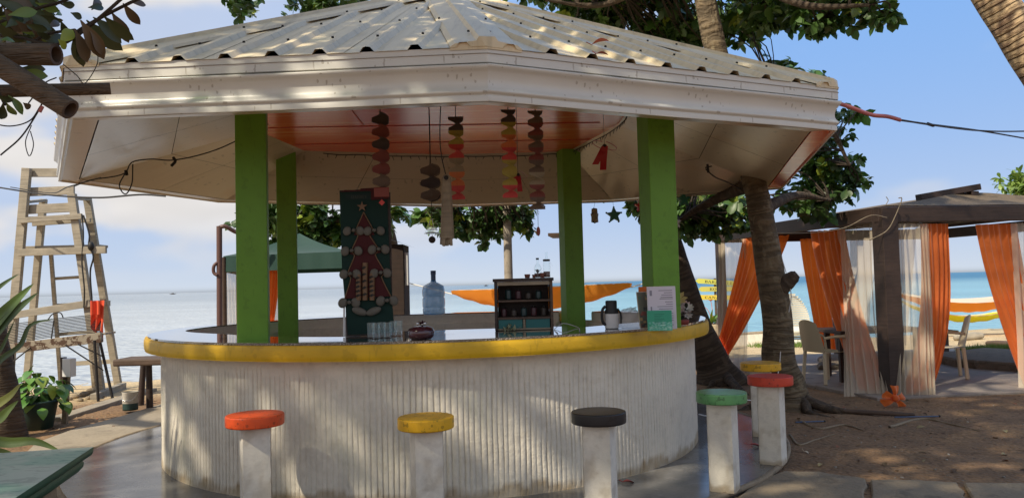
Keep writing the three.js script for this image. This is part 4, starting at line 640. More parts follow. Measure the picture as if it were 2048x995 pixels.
{
  const lg = (name, label, a, b, r, m) => { const t = thing(name, label, 'log'); mesh('stem', trunkGeo([[a, r * 0.75], [a.clone().lerp(b, 0.3), r], [a.clone().lerp(b, 0.7), r], [b, r * 0.8]], 12, 24, 5, 0.12), m, t); for (const [e, s] of [[a, 1], [b, -1]]) mesh('cut_end', place(new THREE.SphereGeometry(r * 0.74, 10, 6), e.x, e.y, e.z), m, t); };
  const g0 = (px, py, up) => onT(px, py).add(V3(0, up, 0));
  lg('driftwood_log', 'pale driftwood log on the sand below the hammocks', g0(1914, 681, 0.07), g0(1963, 678, 0.08), 0.10, M.towerWood);
  lg('dark_log', 'dark flat log lying on the sand by the grass', g0(1977, 690, 0.04), g0(2040, 694, 0.05), 0.07, M.brownWood);
  lg('fallen_branch', 'brown fallen branch lying in front of the orange bow', g0(1690, 827, 0.03), g0(1828, 833, 0.02), 0.026, M.brownWood);
  const st = thing('stone_ledge', 'low flat stone ledge beside the gazebo floor', 'ledge');
  for (const [s, h] of [[[[1870, 716], [1960, 704], [2090, 712], [2100, 742], [1990, 735], [1905, 728]], 0.16], [[[1640, 712], [1760, 706], [1880, 704], [1890, 720], [1760, 728], [1640, 735]], 0.10]]) { const q = XZ(s, 0.02), r = rng(s[0][0]), out = []; for (let i = 0; i < q.length; i++) { const a = q[i], b = q[(i + 1) % q.length]; for (let k = 0; k < 5; k++) out.push([mix(a[0], b[0], k / 5) + (r() - 0.5) * 0.12, mix(a[1], b[1], k / 5) + (r() - 0.5) * 0.12]); } mesh('stone', slabXZ(out, -0.3, h - 0.05, 0.03), M.stone, st); }
  // grass patches
  const r = rng(61), bl = []; const blade = (x, z) => { const h = 0.05 + 0.10 * r(), a = r() * 6.28, y = terr(x, z); const w = 0.008; bl.push([x, y, z, h, a, w]); };
  const patch = (pts, n, lift) => { for (let i = 0; i < n; i++) { const [px, py, rx, ry] = pts[Math.floor(r() * pts.length)]; const p = onT(px + (r() + r() - 1) * rx, py + (r() + r() - 1) * ry); blade(p.x, p.z); } };
  patch([[1990, 702, 60, 7], [1960, 706, 50, 6], [2030, 704, 40, 7]], 5200); patch([[1640, 690, 90, 5], [1560, 692, 70, 4]], 2600);
  const p = [], idx = []; bl.forEach(([x, y, z, h, a, w]) => { const k = p.length / 3, c = Math.cos(a) * w, s = Math.sin(a) * w, lx = (r() - 0.5) * h, lz = (r() - 0.5) * h; p.push(x - c, y, z - s, x + c, y, z + s, x + lx, y + h, z + lz); idx.push(k, k + 1, k + 2); });
  const g = new THREE.BufferGeometry(); g.setAttribute('position', new THREE.Float32BufferAttribute(p, 3)); g.setIndex(idx); g.computeVertexNormals();
  tag(mesh('grass', g, mat(0.13, 0.20, 0.035, 0.8)), 'short green grass patches between the sand and the gazebo', 'grass', null, 'stuff');
}
{ // white wicker shell chair behind the trunk, low wall, planter, sign post
  const b = onT(1592, 690), t = thing('wicker_chair', 'white wicker shell chair behind the ringed tree trunk', 'chair'), k = -b.z / F;
  for (let i = 0; i < 20; i++) { const v = i / 19, y = 0.12 + v * 1.12, w = 0.40 * Math.pow(Math.sin(Math.PI * mix(0.18, 0.97, v)), 0.6); const pts = []; for (let j = 0; j <= 12; j++) { const a = Math.PI * (j / 12); pts.push(V3(b.x + w * Math.cos(a), b.y + y, b.z - w * 0.75 * Math.sin(a) - 0.15 * v)); } mesh('wicker_strip', grid(12, 1, (u, q) => { const p = pts[Math.round(u * 12)].clone(); p.y += (q - 0.5) * 0.050; p.z += (q - 0.5) * 0.02; return p; }), M.wicker, t); }
  mesh('cushion', place(new THREE.SphereGeometry(0.34, 16, 10).scale(1, 0.35, 0.8), b.x, b.y + 0.34, b.z - 0.08), M.wicker, t); mesh('base', lathe([[0, 0], [0.30, 0], [0.28, 0.12], [0, 0.14]], 16, b.x, b.y, b.z), M.wicker, t);
  const w0 = onT(1470, 690), w1 = onT(1560, 688), wl = thing('low_wall', 'low white garden wall behind the ringed trunk', 'wall'); const d0 = V3(0, 0.18, 0); mesh('wall', beam(w0.clone().add(d0), w1.clone().add(d0), 0.2, 0.38), M.post, wl); mesh('coping', beam(w0.clone().add(V3(0, 0.39, 0)), w1.clone().add(V3(0, 0.39, 0)), 0.26, 0.05), M.pole, wl);
  const pb = onT(1425, 700), pl = thing('planter', 'tan planter with spiky yellow green plant and orange blooms', 'planter');
  const ph = (700 - 648) * -pb.z / F; mesh('box', rb(0.55, ph, 0.4, pb.x + 0.1, pb.y + ph / 2, pb.z, 0.1, 0.02), M.beige, pl); mesh('soil', rb(0.5, 0.02, 0.36, pb.x + 0.1, pb.y + ph + 0.004, pb.z, 0.1), M.brownWood, pl);
  const r = rng(71), gm = [mat(0.30, 0.42, 0.05, 0.5), mat(0.10, 0.24, 0.05, 0.5)], q0 = V3(pb.x + 0.04, pb.y + ph, pb.z);
  for (let i = 0; i < 16; i++) { const g = leafGeo(0.34 + 0.3 * r(), 0.055, 0.3, 0.2, 0.4, 6); g.rotateX(-0.5 - r() * 0.75); g.rotateY(r() * 6.28); g.translate(q0.x + (r() - 0.5) * 0.12, q0.y, q0.z + (r() - 0.5) * 0.1); mesh('leaf', g, gm[i % 2], pl); }
  for (const [px, py] of [[1404, 611], [1422, 602]]) { const c = P(px, py, -pb.z); const gs = []; for (let i = 0; i < 7; i++) { const g = leafGeo(0.085, 0.05, 0.1, 0.2, 0.6, 3); g.rotateX(-0.6); g.rotateY(i * 0.9); g.translate(c.x, c.y, c.z); gs.push(g); } gs.push(tube([c, V3((c.x + q0.x) / 2, c.y - 0.08, c.z), q0], 0.006, 8, 4)); mesh('bloom', gs, mat(0.75, 0.13, 0.03, 0.6), pl); }
  const sb = onT(1429, 690); sb.z -= 1.2; sb.x += 0.30; const ds = -sb.z, sg = thing('sign_post', 'wooden sign post with yellow arrow boards beside the sheer curtain', 'sign'); sb.y = terr(sb.x, sb.z) - 0.1;
  const tp = P(1430, 556, ds); mesh('post', beam(V3(tp.x, sb.y, sb.z), V3(tp.x, tp.y, sb.z), 0.07, 0.07), M.brownWood, sg);
  const board = (y, x0, x1, txt, col, tilt) => {
    const a = P(x0, y, ds - 0.06), b2 = P(x1, y + tilt, ds - 0.06), L = b2.x - a.x, h = 0.17;
    const sh = new THREE.Shape(); sh.moveTo(0, 0); sh.lineTo(0.10, h / 2); sh.lineTo(L, h / 2); sh.lineTo(L, -h / 2); sh.lineTo(0.10, -h / 2); sh.closePath();
    const g = new THREE.ExtrudeGeometry(sh, { depth: 0.02, bevelEnabled: false }); g.rotateZ(Math.atan2(b2.y - a.y, L)); g.translate(a.x, a.y, a.z);
    const bd = mesh('arrow_board', g, mat(...col, 0.6), sg);
    const cn = document.createElement('canvas'); cn.width = 512; cn.height = 96; const x = cn.getContext('2d'); x.fillStyle = `rgb(${col.map(v => Math.round(255 * Math.pow(v, 1 / 2.2))).join(',')})`; x.fillRect(0, 0, 512, 96); x.fillStyle = '#3a3a18'; x.font = 'bold 76px serif'; x.textAlign = 'left'; x.textBaseline = 'middle'; x.fillText(txt, 14, 50, 480);
    const tx = new THREE.CanvasTexture(cn); tx.colorSpace = THREE.SRGBColorSpace; const pg = new THREE.PlaneGeometry(L * 0.78, h * 0.9); pg.translate(L * 0.58, 0, 0.0245); pg.rotateZ(Math.atan2(b2.y - a.y, L)); pg.translate(a.x, a.y, a.z); const m = mat(1, 1, 1, 0.6); m.map = tx; mesh('lettering', pg, m, bd);
  };
  board(561, 1391, 1478, 'BARZAVILLE', [0.62, 0.60, 0.10], 6); board(578, 1397, 1478, '  KOREA', [0.60, 0.52, 0.10], -1); board(594, 1391, 1478, 'CANADA', [0.75, 0.55, 0.06], 1);
}
{ // green tent, pipe pole, white stake, utility pole
  const d = 14.2, t = thing('tent', 'green fabric tent on bamboo posts behind the bar', 'tent');
  const a = P(446, 512, d - 0.9), b = P(705, 505, d - 1.5), c = P(700, 508, d + 1.6), e = P(476, 516, d + 1.9), ap = P(598, 466, d + 0.3);
  for (const q of [b, c, e]) q.y = a.y; 
  const cn = [a, b, c, e];
  for (let i = 0; i < 4; i++) { const p = cn[i], q = cn[(i + 1) % 4]; mesh('canopy_panel', grid(12, 8, (u, v) => { const x = p.clone().lerp(q, u).lerp(ap, v); x.y -= 0.10 * Math.sin(Math.PI * v) * (0.5 + 0.5 * Math.sin(u * 3.14)); return x; }), M.tent, t); mesh('valance', grid(24, 2, (u, v) => { const x = p.clone().lerp(q, u); x.y -= 0.27 * v; x.z += 0.015 * Math.sin(u * 40) * v; return x; }), M.tent, t); }
  for (const q of cn) { const bq = V3(q.x, terr(q.x, q.z) - 0.1, q.z); mesh('post', rod(bq, V3(q.x, q.y - 0.02, q.z), 0.055, 0.05, 10), M.brownWood, t); }
  const cur = (m, name, label, x0, x1, x2, x3, dd, sd) => { const A = P(x0, 540, dd), Bq = P(x1, 540, dd), C = P(x2, 655, dd), Dq = P(x3, 655, dd); tag(mesh(name, grid(40, 14, (u, v) => { const p = A.clone().lerp(Bq, u).lerp(C.clone().lerp(Dq, u), v); p.z += 0.03 * Math.sin(u * 34 + sd); return p; }), m), label, 'curtain', 'tent curtains'); };
  cur(M.orangeCloth, 'orange_curtain', 'orange curtain under the green tent between two green columns', 526, 562, 528, 546, d + 1.0, 1); cur(M.sheer, 'sheer_curtain', 'cream sheer curtain by the bamboo post of the green tent', 444, 476, 446, 484, d - 0.6, 2); cur(M.sheer, 'sheer_curtain', 'cream sheer curtain strip beside the orange one under the tent', 546, 568, 540, 566, d + 1.1, 3);
  const pp = thing('pipe_pole', 'rusty brown pipe pole with bent top beside the tent', 'pole'), dp = 12.6, p0 = P(438, 700, dp); p0.y = terr(p0.x, p0.z) - 0.1;
  mesh('pole', rod(p0, P(438, 452, dp), 0.045, 0.045, 12), M.pipe, pp); mesh('arm', tube([P(438, 455, dp), P(448, 452, dp), P(470, 463, dp + 0.1), P(520, 482, dp + 0.3)], 0.035, 16, 8), M.pipe, pp); mesh('hook', tube([P(440, 522, dp), P(428, 530, dp - 0.05), P(427, 545, dp - 0.05), P(434, 550, dp - 0.05)], 0.028, 12, 7), M.pipe, pp);
  const ws = onT(612, 672), wk = thing('stake', 'pale wooden stake standing at the water edge', 'stake'); mesh('shaft', beam(ws.clone().add(V3(0, -0.1, 0)), P(612, 606, -ws.z), 0.10, 0.08), M.towerWood, wk); mesh('peg', beam(P(612, 610, -ws.z), P(618, 608, -ws.z), 0.03, 0.03), M.towerWood, wk);
  const up = thing('utility_pole', 'tall beige concrete pole behind the shelf cabinet', 'pole'), q = P(1020, 660, 13.2); q.y = terr(q.x, q.z) - 0.1; mesh('shaft', rod(q, V3(q.x, 5.2, q.z), 0.078, 0.062, 16), M.pole, up); for (const y of [2.75, 2.95]) mesh('strap', lathe([[0.074, -0.012], [0.078, 0], [0.074, 0.012]], 14, q.x, y, q.z), M.wireBlack, up); mesh('crossarm', rb(0.9, 0.07, 0.07, q.x, 5.0, q.z), M.brownWood, up);
  const bt = thing('wooden_booth', 'brown wooden booth with rounded roof standing behind the banner', 'booth'), bd = 11.6, b0 = P(770, 690, bd); b0.y = terr(b0.x, b0.z); const x1 = P(812, 490, bd), hw = 0.36; const cx2 = x1.x - hw, tY = x1.y;
  mesh('body', rb(hw * 2, tY - b0.y, 0.6, cx2, (tY + b0.y) / 2, b0.z, 0, 0.01), mat(0.05, 0.03, 0.022, 0.9, { map: T.wood, uvm: 0.6 }), bt); mesh('roof', grid(16, 2, (u, v) => V3(cx2 + (u - 0.5) * (hw * 2 + 0.14), tY + 0.12 * Math.sin(Math.PI * u) - 0.02, b0.z + (v - 0.5) * 0.8)), M.darkWood, bt); mesh('meter', rb(0.05, 0.48, 0.12, cx2 + hw + 0.03, P(815, 538, bd).y, b0.z + 0.2), M.paper, bt);
  const aw = thing('small_awning', 'small dark sheet metal awning beside the far green column', 'awning'), az = 14.5; mesh('sheet', slabXZ([[P(1096, 470, az).x, -az], [P(1166, 470, az).x, -az], [P(1166, 470, az).x, -az - 0.8], [P(1110, 470, az).x, -az - 0.8]], P(1130, 471, az).y, P(1130, 467, az).y + 0.02, 0.004), M.brownWood, aw); const ab = P(1150, 660, az + 0.3); mesh('stand', rod(V3(ab.x, terr(ab.x, ab.z) - 0.1, ab.z), V3(ab.x, P(1150, 471, az).y, ab.z), 0.03, 0.03, 8), M.brownWood, aw);
}
// ------------------------------------------------------------------ boats on the horizon
for (const [px, py, s, label] of [[345, 584, 10, 'small dark boat far out on the pale sea'], [972, 571, 7, 'tiny boat on the horizon left of the utility pole'], [1168, 563, 9, 'white boat on the horizon near the far column']]) {
  const p = onY(px, 595, -0.7), d = 1100, q = P(px, py, d); const t = thing('boat', label, 'boat', 'boats on the horizon'); const L = s; q.y = -0.7;
  mesh('hull', grid(14, 6, (u, v) => { const w = Math.sin(Math.PI * v), x = (u - 0.5) * L; const k = Math.pow(Math.sin(Math.PI * mix(0.02, 0.98, u)), 0.5); return V3(q.x + x, q.y + 0.9 - 1.0 * w * k + 0.4 * Math.pow(Math.abs(2 * u - 1), 3), q.z + (v - 0.5) * 1.6 * k); }), px > 1100 ? M.paper : M.brownWood, t);
  mesh('cabin', rb(L * 0.3, 0.9, 1.0, q.x, q.y + 1.2, q.z), px > 1100 ? M.paper : M.darkWood, t);
}

// ------------------------------------------------------------------ lifeguard tower
{
  const t = thing('lifeguard_tower', 'tall pale wooden lifeguard chair tower on the beach', 'tower'), f = 12.6, k = 14.0;
  const gnd = (px, py, d) => { const p = P(px, py, d); p.y = terr(p.x, p.z) - 0.06; return p; };
  const bm = (n, a, b, w, h) => mesh(n, beam(a, b, w * 0.85, h * 0.88), M.towerWood, t);
  bm('leg', gnd(12, 790, f), P(53, 336, f - 0.02), 0.16, 0.09); bm('leg', gnd(50, 775, k), P(86, 398, k - 0.5), 0.13, 0.09); bm('leg', gnd(203, 800, f), P(143, 388, f - 0.02), 0.15, 0.09); bm('leg', gnd(238, 772, k), P(174, 398, k - 0.5), 0.14, 0.09);
  bm('backrest_slat', P(49, 345, f + 0.06), P(122, 345, f + 0.06), 0.05, 0.16); bm('backrest_slat', P(47, 384, f + 0.06), P(148, 380, f + 0.06), 0.05, 0.16); bm('backrest_slat', P(48, 419, f + 0.06), P(146, 414, f + 0.06), 0.05, 0.17);
  bm('seat_rail', P(38, 441, f - 0.08), P(163, 432, f - 0.08), 0.05, 0.10); bm('seat_rail', P(64, 448, k - 0.55), P(180, 440, k - 0.55), 0.05, 0.08);
  for (let i = 0; i < 4; i++) bm('seat_board', P(52, 436 + i * 2, f + 0.15 + i * 0.26), P(160, 432 + i * 2, f + 0.15 + i * 0.26), 0.22, 0.035);
  bm('armrest', P(148, 396, f), P(178, 399, k - 0.45), 0.10, 0.05); bm('armrest', P(50, 404, f), P(88, 400, k - 0.45), 0.10, 0.05);
  bm('platform_board', P(36, 505, f - 0.1), P(212, 499, f - 0.1), 0.06, 0.13); bm('platform_board', P(40, 496, f + 0.35), P(205, 492, f + 0.35), 0.4, 0.05); bm('platform_board', P(48, 497, f + 0.85), P(200, 493, f + 0.85), 0.4, 0.05);
  bm('brace', P(20, 631, f - 0.08), P(180, 606, f - 0.08), 0.05, 0.13); bm('brace', P(176, 607, f + 0.5), P(218, 606, k - 0.1), 0.05, 0.11); bm('brace', P(120, 728, k - 0.06), P(228, 722, k - 0.06), 0.05, 0.09);
  bm('ladder_rail', gnd(122, 785, k + 0.3), P(101, 506, k - 0.3), 0.07, 0.06); bm('ladder_rail', gnd(188, 780, k + 0.3), P(163, 506, k - 0.3), 0.07, 0.06); bm('rung', P(106, 557, k - 0.1), P(168, 553, k - 0.1), 0.05, 0.06); bm('rung', P(110, 610, k), P(172, 606, k), 0.05, 0.06); bm('rung', P(114, 668, k + 0.1), P(178, 664, k + 0.1), 0.05, 0.06);
  const sk = gnd(220, 790, 12.3); mesh('foot_board', beam(V3(sk.x - 0.1, sk.y + 0.08, sk.z + 0.3), P(246, 772, 13.6), 0.10, 0.13), M.towerWood, t);
  const tw = thing('towel', 'orange red cloth hanging on the lifeguard tower leg', 'towel'); const A = P(184, 601, f - 0.16), Bq = P(212, 600, f - 0.16);
  mesh('cloth', grid(14, 18, (u, v) => { const p = A.clone().lerp(Bq, u); p.y -= (0.62 + 0.12 * Math.sin(u * 5 + 1)) * v * (0.6 + 0.5 * u); p.x -= 0.05 * v * (u - 0.4); p.z += 0.05 + 0.03 * Math.sin(u * 14 + v * 2) * (0.4 + v); return p; }), mat(0.72, 0.09, 0.035, 0.9), tw); mesh('fold', grid(10, 10, (u, v) => { const p = A.clone().lerp(Bq, u * 0.7 + 0.1); p.y -= 0.22 * v; p.z += 0.10 + 0.03 * Math.sin(u * 9); return p; }), mat(0.72, 0.09, 0.035, 0.9), tw);
  const cb = thing('cable', 'dark cables dangling down the lifeguard tower leg', 'cable'); mesh('wire', tube([P(163, 428, f - 0.1), P(166, 470, f - 0.12), P(163, 520, f - 0.12), P(168, 580, f - 0.14), P(167, 615, f - 0.12)], 0.012, 30, 5), M.wireBlack, cb); mesh('wire', tube([P(166, 430, f - 0.1), P(178, 470, f - 0.12), P(177, 490, f - 0.14), P(186, 512, f - 0.14), P(180, 540, f - 0.14), P(183, 600, f - 0.12)], 0.014, 30, 5), M.wireBlack, cb); mesh('knot', place(new THREE.SphereGeometry(0.05, 10, 6).scale(1, 1.5, 1), P(181, 492, f - 0.14).x, P(181, 492, f - 0.14).y, P(181, 492, f - 0.14).z), M.wireBlack, cb);
}
{ // wire bench before the tower
  const t = thing('wire_bench', 'rusty bench with backrest of thin metal wires in front of the tower', 'bench'), d = 11.7, dr = 11.9;
  const a = P(12, 698, d), b = P(203, 674, dr);
  mesh('seat_front', beam(a, b, 0.09, 0.15), M.rust, t); mesh('seat', beam(a.clone().add(V3(0, 0.05, -0.26)), b.clone().add(V3(0, 0.05, -0.26)), 0.45, 0.03), M.rust, t);
  for (let i = 0; i < 13; i++) { const q = i / 12; mesh('wire', tube([P(mix(8, 14, q), mix(688, 649, q), d + 0.45 + 0.12 * q), P(110, mix(672, 637, q), d + 0.48 + 0.12 * q), P(mix(199, 203, q), mix(664, 628, q), dr + 0.45 + 0.12 * q)], 0.006, 14, 4), M.wireBlack, t); }
  mesh('back_upright', rod(P(8, 692, d + 0.44), P(14, 648, d + 0.58), 0.012), M.wireBlack, t); mesh('back_upright', rod(P(199, 668, dr + 0.44), P(203, 626, dr + 0.58), 0.012), M.wireBlack, t); mesh('back_upright', rod(P(101, 682, d + 0.5), P(107, 640, d + 0.6), 0.01), M.wireBlack, t);
  mesh('handle', tube([P(95, 639, d + 0.6), P(104, 628, d + 0.6), P(120, 625, d + 0.6), P(126, 636, d + 0.6)], 0.009, 14, 5), M.wireBlack, t);
  const lg = (px, py, bx, by, dd) => { const bq = P(bx, by, dd); bq.y = terr(bq.x, bq.z) - 0.03; mesh('leg', rod(P(px, py, dd), bq, 0.022, 0.022, 8), M.wireBlack, t); };
  lg(199, 682, 226, 797, dr); lg(188, 680, 196, 805, dr - 0.1); lg(20, 700, 4, 810, d); lg(24, 700, 30, 800, d + 0.5);
  mesh('brace', rod(P(130, 690, d), P(206, 740, dr), 0.010), M.wireBlack, t); mesh('brace', rod(P(155, 688, d + 0.1), P(208, 714, dr), 0.010), M.wireBlack, t); mesh('brace', rod(P(22, 725, d), P(60, 695, d), 0.010), M.wireBlack, t);
}
{ // plank table, paint can, little sign post, potted plant
  const b1 = onT(280, 810), b2 = onT(299, 820), t = thing('plank_table', 'rough dark plank on two legs beside the bar wall', 'table');
  mesh('leg', rod(b1.clone().add(V3(0, -0.05, 0)), P(286, 728, -b1.z), 0.045, 0.04, 10), M.darkWood, t); mesh('leg', rod(b2.clone().add(V3(0, -0.05, 0)), P(297, 728, -b2.z), 0.045, 0.04, 10), M.darkWood, t);
  const b3 = b2.clone().add(V3(0.55, 0, 0)); mesh('leg', rod(b3, V3(b3.x, P(297, 728, -b2.z).y, b3.z), 0.045, 0.04, 10), M.darkWood, t);
  const y = P(290, 722, -b2.z).y, g = rb(1.15, 0.09, 0.5, P(245, 722, -b2.z).x + 0.57, y, b2.z + 0.02, 0, 0.02); const pp = g.attributes.position; for (let i = 0; i < pp.count; i++) pp.setY(i, pp.getY(i) + 0.012 * Math.sin(pp.getX(i) * 7)); g.computeVertexNormals(); mesh('plank', g, M.brownWood, t);
  const c = onT(260, 825), k = -c.z / F, can = thing('paint_can', 'dented white paint can with dark lower half on the path', 'can'); const y0 = Math.max(c.y, -0.028); mesh('body', lathe([[0, 0.002], [14 * k, 0.002], [14.3 * k, 3 * k], [14.2 * k, 14 * k]], 20, c.x, y0, c.z), M.pot, can); mesh('upper_wall', lathe([[14.2 * k, 14 * k], [14.6 * k, 15 * k], [15 * k, 34 * k], [15.5 * k, 35 * k], [15.5 * k, 36.5 * k], [14.4 * k, 36.5 * k], [14.2 * k, 14 * k]], 20, c.x, y0, c.z), mat(0.55, 0.52, 0.47, 0.5, { map: T.roof, uvm: 0.3 }), can); mesh('handle', tube([V3(c.x - 15 * k, y0 + 32 * k, c.z), V3(c.x - 9 * k, y0 + 22 * k, c.z + 14 * k), V3(c.x + 9 * k, y0 + 21 * k, c.z + 14 * k), V3(c.x + 15 * k, y0 + 32 * k, c.z)], 0.004, 16, 4), M.steel, can);
  const s = onT(128, 846), sp = thing('meter_post', 'wooden stake carrying a small white box beside the potted plant', 'stake'), ds = -s.z; mesh('stake', beam(s.clone().add(V3(0, -0.05, 0)), P(136, 718, ds), 0.06, 0.05), M.wood, sp); mesh('box', rb(0.125, 0.22, 0.09, P(144, 733, ds).x, P(144, 733, ds).y, s.z + 0.07, -0.3), M.paper, sp); mesh('dark_plate', rb(0.05, 0.33, 0.06, P(131, 738, ds).x, P(131, 740, ds).y, s.z + 0.05, -0.3), M.darkWood, sp);
  const p = onT(74, 856), pk = -p.z / F, pl = thing('potted_plant', 'dark green pot of leafy pothos beside the path', 'plant'); mesh('pot', lathe([[0, 0], [27 * pk, 0], [36 * pk, 50 * pk], [38 * pk, 51 * pk], [38 * pk, 55 * pk], [34 * pk, 55 * pk], [32 * pk, 46 * pk], [0, 46 * pk]], 24, p.x, p.y, p.z), M.pot, pl);
  const r = rng(81), gm = [mat(0.12, 0.26, 0.035, 0.4), mat(0.07, 0.19, 0.03, 0.4), mat(0.26, 0.36, 0.06, 0.45), mat(0.045, 0.11, 0.025, 0.4)]; const lf = [leafGeo(0.17, 0.12, 0.3, 0.18, 0.35, 6), leafGeo(0.13, 0.095, 0.2, 0.2, 0.35, 6)];
  for (let i = 0; i < 110; i++) { const a = r() * 6.28, q = Math.sqrt(r()), px = p.x + Math.cos(a) * q * 0.34, pz = p.z + Math.sin(a) * q * 0.30, py = p.y + 0.36 + (0.42 * r() - 0.16 * q) * (1.1 - 0.4 * q); const o = new THREE.Mesh(lf[i % 2], gm[Math.floor(r() * 4)]); o.name = 'leaf'; o.position.set(px, py, pz); o.rotation.set(0.2 + r() * 0.8, -a + Math.PI / 2 + (r() - 0.5), 0, 'YXZ'); const sc = 0.7 + 0.6 * r(); o.scale.set(sc, sc, sc); o.castShadow = o.receiveShadow = true; pl.add(o); if (i % 4 === 0) mesh('stem', tube([V3(p.x + (px - p.x) * 0.3, p.y + 0.3, p.z + (pz - p.z) * 0.3), V3((px + p.x) / 2, py - 0.05, (pz + p.z) / 2), V3(px, py, pz)], 0.004, 6, 4), gm[1], pl); }
  const st = thing('stone_pile', 'small heap of rounded brown stones under the tower', 'stones'); const rs = rng(83); for (const [x, y, w] of [[150, 796, 16], [167, 792, 18], [182, 788, 22], [138, 800, 12], [160, 802, 12], [176, 798, 12]]) { const q = onT(x, y), kk = -q.z / F * w / 2, g2 = new THREE.IcosahedronGeometry(kk, 2), pa = g2.attributes.position; for (let i = 0; i < pa.count; i++) { const m = 1 + 0.35 * (fbm(pa.getX(i) * 9 + x, pa.getY(i) * 9 + pa.getZ(i) * 7, 2, 85) - 0.5); pa.setXYZ(i, pa.getX(i) * m, pa.getY(i) * m * 0.7, pa.getZ(i) * m); } g2.computeVertexNormals(); g2.translate(q.x, q.y + kk * 0.4, q.z); mesh('stone', g2, M.slab, st); }
}
{ // strap-leaved plant at the left edge, in front
  const t = thing('strap_leaf_plant', 'long pointed strap leaves arching over the green bench', 'plant'), gm = [mat(0.045, 0.085, 0.025, 0.4), mat(0.12, 0.18, 0.04, 0.4), mat(0.08, 0.14, 0.03, 0.4), mat(0.30, 0.32, 0.08, 0.5)];
  const d = 5.6, root = onT(-90, 960);
  const lf = (pts, w, m) => { const P3 = pts.map(q => P(q[0], q[1], q[2] || d)), cv = new THREE.CatmullRomCurve3([root.clone().add(V3(0, 0.02, 0)), ...P3]); mesh('leaf', grid(6, 26, (u, v) => { const q = cv.getPoint(v), tg = cv.getTangent(v), s = V3().crossVectors(tg, V3(0.1, 0.2, 1)).normalize(), ww = w * Math.pow(Math.sin(Math.PI * mix(0.25, 1, v)), 0.7) * 0.5; const k = (u - 0.5) * 2; return q.addScaledVector(s, k * ww).add(V3(0, 0, 0.25 * ww * Math.abs(k))); }), m, t); };
  lf([[-70, 720], [-20, 655], [20, 612], [67, 566]], 0.115, gm[2]); lf([[-65, 740], [-15, 672], [30, 622], [76, 584]], 0.09, gm[0]); lf([[-80, 680], [-30, 600], [0, 572], [37, 547]], 0.05, gm[0]); lf([[-60, 800], [0, 720], [40, 690], [60, 650], [108, 637]], 0.045, gm[0]); lf([[-60, 840], [-10, 810], [20, 790], [42, 765]], 0.07, gm[3]); lf([[-50, 880], [20, 884], [70, 882], [122, 902]], 0.075, gm[1]); lf([[-60, 900], [-10, 905], [20, 912], [34, 922]], 0.09, gm[1]); lf([[-50, 860], [0, 835], [15, 820], [36, 800]], 0.075, gm[1]); lf([[-60, 770], [0, 700], [15, 670], [28, 640]], 0.03, gm[0]);
}
{ // green painted concrete bench, close
  const A = onY(186, 893, 0.46), Bq = onY(28, 996, 0.46), t = thing('concrete_bench', 'green painted concrete bench with moulded edge at the platform edge', 'bench');
  const d = Bq.clone().sub(A).normalize(), s = V3(d.z, 0, -d.x); if (s.x > 0) s.negate(); const L = 2.3, Wd = 0.62;
  const pr = [[0, 0], [0.0, -0.02], [0.006, -0.05], [0.05, -0.058], [0.055, -0.075], [0.045, -0.095], [0.05, -0.12], [0.075, -0.15], [0.10, -0.165]];
  const at = (x, y, dy) => A.clone().addScaledVector(d, x).addScaledVector(s, y).add(V3(0, dy, 0));
  mesh('top', poly([at(0, 0, 0), at(L, 0, 0), at(L, Wd, 0), at(0, Wd, 0)]), M.greenBench, t);
  const ring = (k, y) => { const [o, q] = pr[k]; const c = [[o, o], [L - o, o], [L - o, Wd - o], [o, Wd - o]]; const n = Math.floor(y * 4) % 4, f = y * 4 - Math.floor(y * 4), a = c[n], b = c[(n + 1) % 4]; return at(mix(a[0], b[0], f), mix(a[1], b[1], f), q); };
  const gs = []; for (let e = 0; e < 4; e++) gs.push(grid(1, pr.length - 1, (u, v) => ring(Math.round(v * (pr.length - 1)), (e + Math.min(0.9999, u)) / 4)));
  mesh('moulded_edge', gs, M.greenPaint, t);
  for (const x of [0.45, 1.8]) mesh('support', beam(at(x, 0.31, -0.62), at(x, 0.31, -0.15), 0.42, 0.14), M.concrete, t);
}
